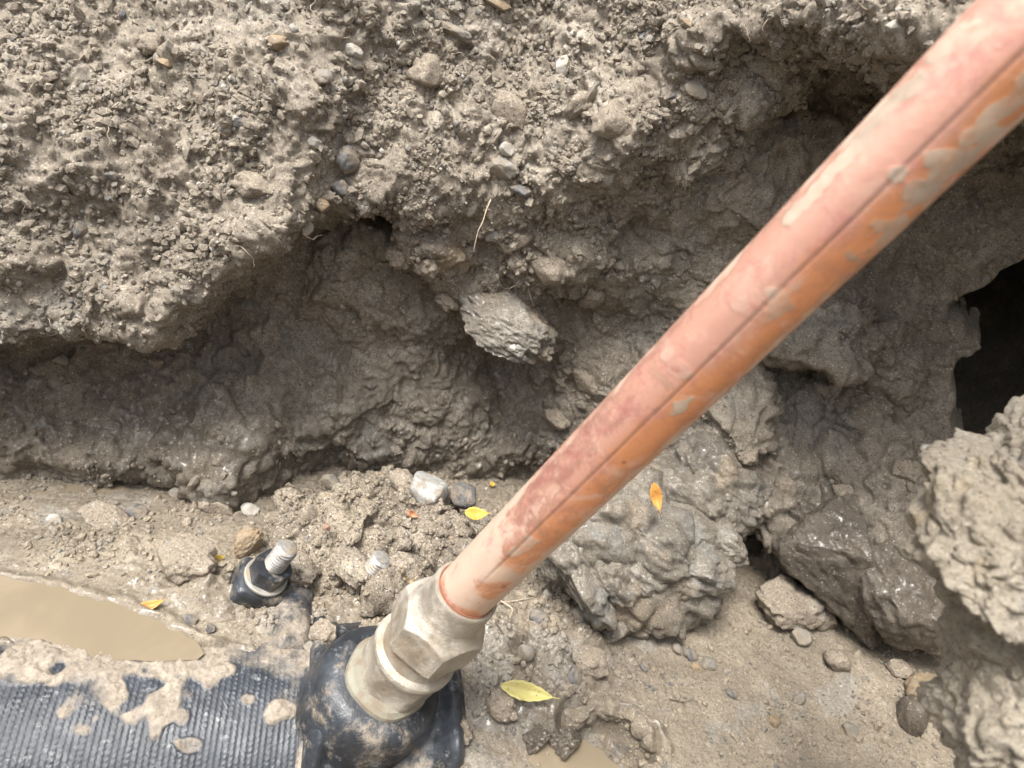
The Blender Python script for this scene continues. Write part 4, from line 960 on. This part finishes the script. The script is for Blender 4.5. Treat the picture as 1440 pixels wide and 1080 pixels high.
# up to a hundred more small lumps picked apart singly, the rest is one mass of crumbs
vis = ~ins & (wx_ > -60) & (wx_ < 1500) & (wy_ > -60) & (wy_ < 900)
vi = np.flatnonzero(vis.ravel())
wU = upper.copy()
Wp, Wn_ = W.reshape(-1, 3), WN.reshape(-1, 3)
def scatter(name, N, smin, smax, P, NN, wts, mat, parent, sub=1, seed=0, elong=1.0, sinkf=.3, kind='stuff', pw=2.2):
    r = np.random.default_rng(seed)
    idx = r.choice(len(P), N, p=wts / wts.sum())
    base = [rock_v(900 + seed * 7 + j, sub, 9, .5, 0., 0.) for j in range(8)]
    nv = len(base[0][0]); F = base[0][1]
    AV = np.zeros((N, nv, 3), F32)
    sz = smin * (smax / smin) ** (r.random(N) ** pw)
    ax = r.normal(size=(N, 3)); ax /= np.linalg.norm(ax, axis=1)[:, None]
    el = 1 + (elong - 1) * r.random(N) ** 2
    qs = r.normal(size=(N, 4)); qs /= np.linalg.norm(qs, axis=1)[:, None]
    for j in range(8):
        m = np.arange(N) % 8 == j
        v = base[j][0][None] * sz[m][:, None, None]
        v = v + ax[m][:, None, :] * ((v * ax[m][:, None, :]).sum(2, keepdims=True)) * (el[m][:, None, None] - 1)
        q = qs[m]; w_, xyz = q[:, :1], q[:, 1:]
        t = 2 * np.cross(xyz[:, None, :], v); v = v + w_[:, None] * t + np.cross(xyz[:, None, :], t)
        AV[m] = v + (P[idx[m]] + NN[idx[m]] * (sz[m] * (1 - 2 * sinkf))[:, None])[:, None, :]
    FF = (F[None] + (np.arange(N) * nv)[:, None, None]).reshape(-1, 3)
    return link(name, mesh_np(name, AV.reshape(-1, 3), FF, sub > 1, {'wet': np.full(N * nv, .15)}), mat, parent, kind=kind)
def clump(P, s, seed): return np.clip(.15 + 1.6 * fbm(P, s, 3, .6, seed), .0, 1.5)
vp = Wp[vi]; cl = clump(vp, .035, 5)
scatter('crumbs', 15000, .0008, .0036, vp, Wn_[vi], (.05 + cl) * (.10 + .9 * wU[vi]), M['wall'], wall, 1, 1, 2.4, .5)
scatter('grit', 1600, .0008, .0026, vp, Wn_[vi], (.05 + cl) * (.06 + .9 * wU[vi]), M['stone_mid'], wall, 1, 2, 1.3)
scatter('pale_grit', 260, .0008, .0024, vp, Wn_[vi], (.05 + cl) * (.04 + .9 * wU[vi]), M['stone_white'], wall, 1, 3, 1.2)
scatter('dark_grit', 1500, .0006, .0022, vp, Wn_[vi], (.05 + cl) * (.06 + .9 * wU[vi]), M['stone_dark'], wall, 1, 12, 1.6, .4)
def fibres(name, N, P, NN, wts, mat, parent, seed):
    r_ = np.random.default_rng(seed); idx = r_.choice(len(P), N, p=wts / wts.sum()); V = []; F = []
    for i_ in idx:
        p = P[i_] + NN[i_] * .0006; d_ = r_.normal(size=3) + NN[i_] * .6 + np.array([0, 0, -.5]); d_ /= np.linalg.norm(d_); rr0 = r_.uniform(.00016, .00038); st_ = r_.uniform(.0012, .0032)
        b_ = len(V)
        for k_ in range(7):
            u_ = np.cross(d_, [.31, .22, .9]); u_ /= np.linalg.norm(u_); v_ = np.cross(d_, u_); q_ = rr0 * (1 - k_ / 8)
            for j_ in range(3): V.append(p + q_ * (math.cos(j_ * 2.094) * u_ + math.sin(j_ * 2.094) * v_))
            p = p + d_ * st_; d_ = d_ + r_.normal(size=3) * .45 + np.array([0, 0, -.12]); d_ /= np.linalg.norm(d_)
        for k_ in range(6):
            for j_ in range(3): F.append((b_ + k_ * 3 + j_, b_ + k_ * 3 + (j_ + 1) % 3, b_ + k_ * 3 + 3 + (j_ + 1) % 3, b_ + k_ * 3 + 3 + j_))
    link(name, mesh_np(name, np.array(V), np.array(F), True), mat, parent, kind='stuff')
fibres('root_fibres', 260, vp, Wn_[vi], (.1 + cl) * (.05 + wU[vi]), M['root'], wall, 21)
fibres('dark_fibres', 120, vp, Wn_[vi], (.1 + cl) * (.05 + wU[vi]), M['root_dark'], wall, 22)
gx_, gy_, gd_ = proj(GP); gi = np.flatnonzero((gx_ > -40) & (gx_ < 1480) & (gy_ > 600) & (gy_ < 1120) & (gd_ > .1)); gp_ = GP[gi]
up3 = np.tile(np.array([[0, 0, 1.]]), (len(gi), 1))
cg = clump(gp_, .04, 8) * (1 - calm[gi] * .8) + .03
dry = (1 - pud_l[gi] * .9)
scatter('floor_crumbs', 7000, .0007, .0036, gp_, up3, cg * dry, M['floor'], floor, 1, 4, 1.7, .45, pw=3)
scatter('floor_grit', 3200, .0006, .0022, gp_, up3, (cg + .06) * dry, M['stone_mid'], floor, 1, 5, 1.3, pw=2)
scatter('dark_grit', 2200, .0004, .0014, gp_, up3, (clump(gp_, .05, 18) * (gp_[:, 0] > .02) + .05) * dry, M['stone_dark'], floor, 1, 6, 2.2, pw=2)
hx, hy, hd = proj(heapP); hi = np.flatnonzero((heapP[:, 2] > -.07)); hup = np.tile(np.array([[0, -.3, .95]]), (len(hi), 1))
scatter('crumbs', 2200, .0006, .0034, heapP[hi] - np.array(heap_o.location), hup, np.ones(len(hi)), M['heap'], heap_o, 1, 7, 1.4, pw=2.5)
scatter('grit', 400, .0006, .0022, heapP[hi] - np.array(heap_o.location), hup, np.ones(len(hi)), M['stone_mid'], heap_o, 1, 8, 1.4, pw=2)

# --- puddles
def puddle(name, px, py, z, rx, ry, seed, label):
    c = atz(px, py, z); n = 120; V = [(0, 0, 0)]
    a = np.linspace(0, 2 * np.pi, n, endpoint=False); ring = np.stack([np.cos(a), np.sin(a), a * 0], 1)
    k_ = 1 + .25 * fbm(ring * 1.0, .8, 3, .5, seed)
    V += [(rx * math.cos(t) * q, ry * math.sin(t) * q, 0) for t, q in zip(a, k_)]
    me = bpy.data.meshes.new(name); me.from_pydata(V, [], [(0, i + 1, (i + 1) % n + 1) for i in range(n)]); me.update()
    link(name, me, M['water'], None, label, kind='structure', loc=c)
puddle('puddle_water', 70, 690, -.0655, .15, .020, 7, 'thin wet silty strip of water at the foot of the wall')
puddle('puddle_water', 50, 864, -.0452, .092, .0200, 3, 'beige muddy puddle along the ribbed pipe')
puddle('puddle_water', 755, 1068, -.0672, .055, .020, 4, 'small muddy puddle at the bottom beside the saddle')

# --- leaves
def leaf(px, py, ang, length, width, mat, label, z=.003, curl=.25, depth=None, name='fallen_leaf', up=None, ragged=0., seed=0):
    p = drop_on_floor(px, py) if depth is None else at(px, py, depth)
    d = proj(p)[2]; L_ = length / FOC * d; Wd = width / FOC * d
    n = 26; V = []; F = []
    r = np.random.default_rng(seed)
    for i in range(n + 1):
        t = i / n; wv = Wd / 2 * math.sin(math.pi * min(1, t / .88) ** .85) ** .85 * (1 + ragged * r.uniform(-1, 1)) * (1 + .06 * math.sin(t * 40)) + .0002
        for j in range(7):
            s_ = j / 3 - 1; V.append(((t - .5) * L_, s_ * wv + curl * .3 * L_ * ((t - .5) ** 2), .5 * wv * abs(s_) + curl * L_ * ((t - .5) ** 2) + .0005 * math.sin(t * 9)))
    nv = len(V)
    for i in range(n):
        for j in range(6): a = i * 7 + j; F.append((a, a + 7, a + 8, a + 1))
    me = bpy.data.meshes.new(name); me.from_pydata(V, [], F); me.update(); me.polygons.foreach_set('use_smooth', [True] * len(me.polygons))
    ex = math.cos(ang); ey = math.sin(ang)
    q1 = at(px, py, d); q2 = at(px + 20 * ex, py + 20 * ey, d)
    upv = np.array([0, -.35, .94]) if up is None else np.array(up, float)
    fr = frame(p + upv * z, upv, q2 - q1)
    o = link(name, me, mat, None, label, 'leaf'); o.matrix_world = fr
    md = o.modifiers.new('thickness', 'SOLIDIFY'); md.thickness = .00025
    return o
leaf(671, 726, .0, 36, 17, M['leaf_yellow'], 'curled yellow leaf on mud just left of the copper pipe', z=.006, curl=.5, depth=.462, up=(0, -.6, .8))
leaf(921, 699, 1.35, 44, 16, M['leaf_orange'], 'orange leaf stuck upright on the big grey clay lump', depth=.452, up=(0, -.85, .5), z=.004)
leaf(742, 976, .22, 84, 24, M['leaf_lime'], 'long yellow-green speckled leaf lying on mud right of the coupling', z=.008, curl=.08, up=(0, -.5, .86))
leaf(214, 853, -.45, 42, 13, M['leaf_orange'], 'thin orange leaf at the end of the beige puddle', z=.002, curl=.3, up=(0, -.4, .9))
leaf(264, 950, .85, 46, 26, M['leaf_brown'], 'torn brown leaf plastered on the ribbed black pipe', depth=.385, up=tuple(n_s * .85 + c_s * .5), z=.002, curl=.15, ragged=.35)
leaf(309, 790, -.6, 18, 12, M['leaf_yellow'], 'tiny yellow leaf scrap left of the black bolt', z=.004)
leaf(692, 684, .3, 9, 7, M['leaf_yellow'], 'yellow speck of leaf behind the heap beside the pipe', z=.003)
leaf(582, 722, .5, 18, 9, M['leaf_brown'], 'small rusty brown leaf scrap on the face of the heap', depth=.472, up=(0, -.8, .5), z=.004)
leaf(730, 472, 1.5, 10, 5, M['leaf_orange'], 'orange leaf speck on the stone jutting from the wall', depth=(wall_hit(730, 470) or (0, 0, .55))[2] - .028, up=(0, -1, .1), z=.002)

# --- rootlets
def root(name, pts, r, mat, label):
    P = np.array(pts, float); n = len(P); t = np.linspace(0, n - 1, n * 8)
    C = np.stack([np.interp(t, np.arange(n), P[:, k_]) for k_ in range(3)], 1)
    for _ in range(6): C[1:-1] = (C[:-2] + 2 * C[1:-1] + C[2:]) / 4
    V = []; F = []
    for i, c in enumerate(C):
        d_ = C[min(i + 1, len(C) - 1)] - C[max(i - 1, 0)]; d_ /= np.linalg.norm(d_) + 1e-12
        u_ = np.cross(d_, [0.3, .2, .9]); u_ /= np.linalg.norm(u_) + 1e-12; v_ = np.cross(d_, u_)
        rr = r * (1 - .7 * i / len(C))
        for j in range(5): V.append(c + rr * (math.cos(j * 1.2566) * u_ + math.sin(j * 1.2566) * v_) - P[0])
    for i in range(len(C) - 1):
        for j in range(5): a = i * 5 + j; b = i * 5 + (j + 1) % 5; F.append((a, b, b + 5, a + 5))
    me = bpy.data.meshes.new(name); me.from_pydata([tuple(v) for v in V], [], F); me.update(); me.polygons.foreach_set('use_smooth', [True] * len(me.polygons))
    return link(name, me, mat, None, label, 'root', loc=P[0])
hw = wall_hit(690, 280)
dw = (hw[2] if hw else .5) - .004
root('rootlet', [at(690, 281, dw + .002), at(684, 295, dw - .01), at(679, 312, dw - .012), at(672, 325, dw - .012), at(666, 352, dw - .012)], .0005, M['root'], 'thin pale rootlet hanging from the lip in the middle of the wall')
def froot(pts, r, mat, label):
    Q_ = [drop_on_floor(a, b) + np.array([0, 0, .0015]) for a, b in pts]; return root('rootlet', Q_, r, mat, label)
froot([(695, 842), (722, 858), (712, 880), (735, 905), (760, 925)], .0006, M['root'], 'pale rootlet curling over crumbs right of the brass nut')
froot([(690, 868), (705, 890), (722, 920), (742, 955)], .0007, M['root_dark'], 'dark rootlet running down towards the yellow-green leaf')
froot([(712, 885), (735, 900), (752, 930), (745, 960)], .0005, M['root_dark'], 'forked dark rootlet right of the coupling')
froot([(700, 850), (730, 846), (752, 842)], .0005, M['root'], 'short pale root end pointing right below the pipe')
froot([(940, 985), (960, 990), (975, 985), (985, 998)], .0004, M['root_dark'], 'fine black fibre lying on the sandy slope')
froot([(68, 886), (95, 884), (122, 881)], .0004, M['leaf_brown'], 'thin reddish stalk floating at the edge of the beige puddle')
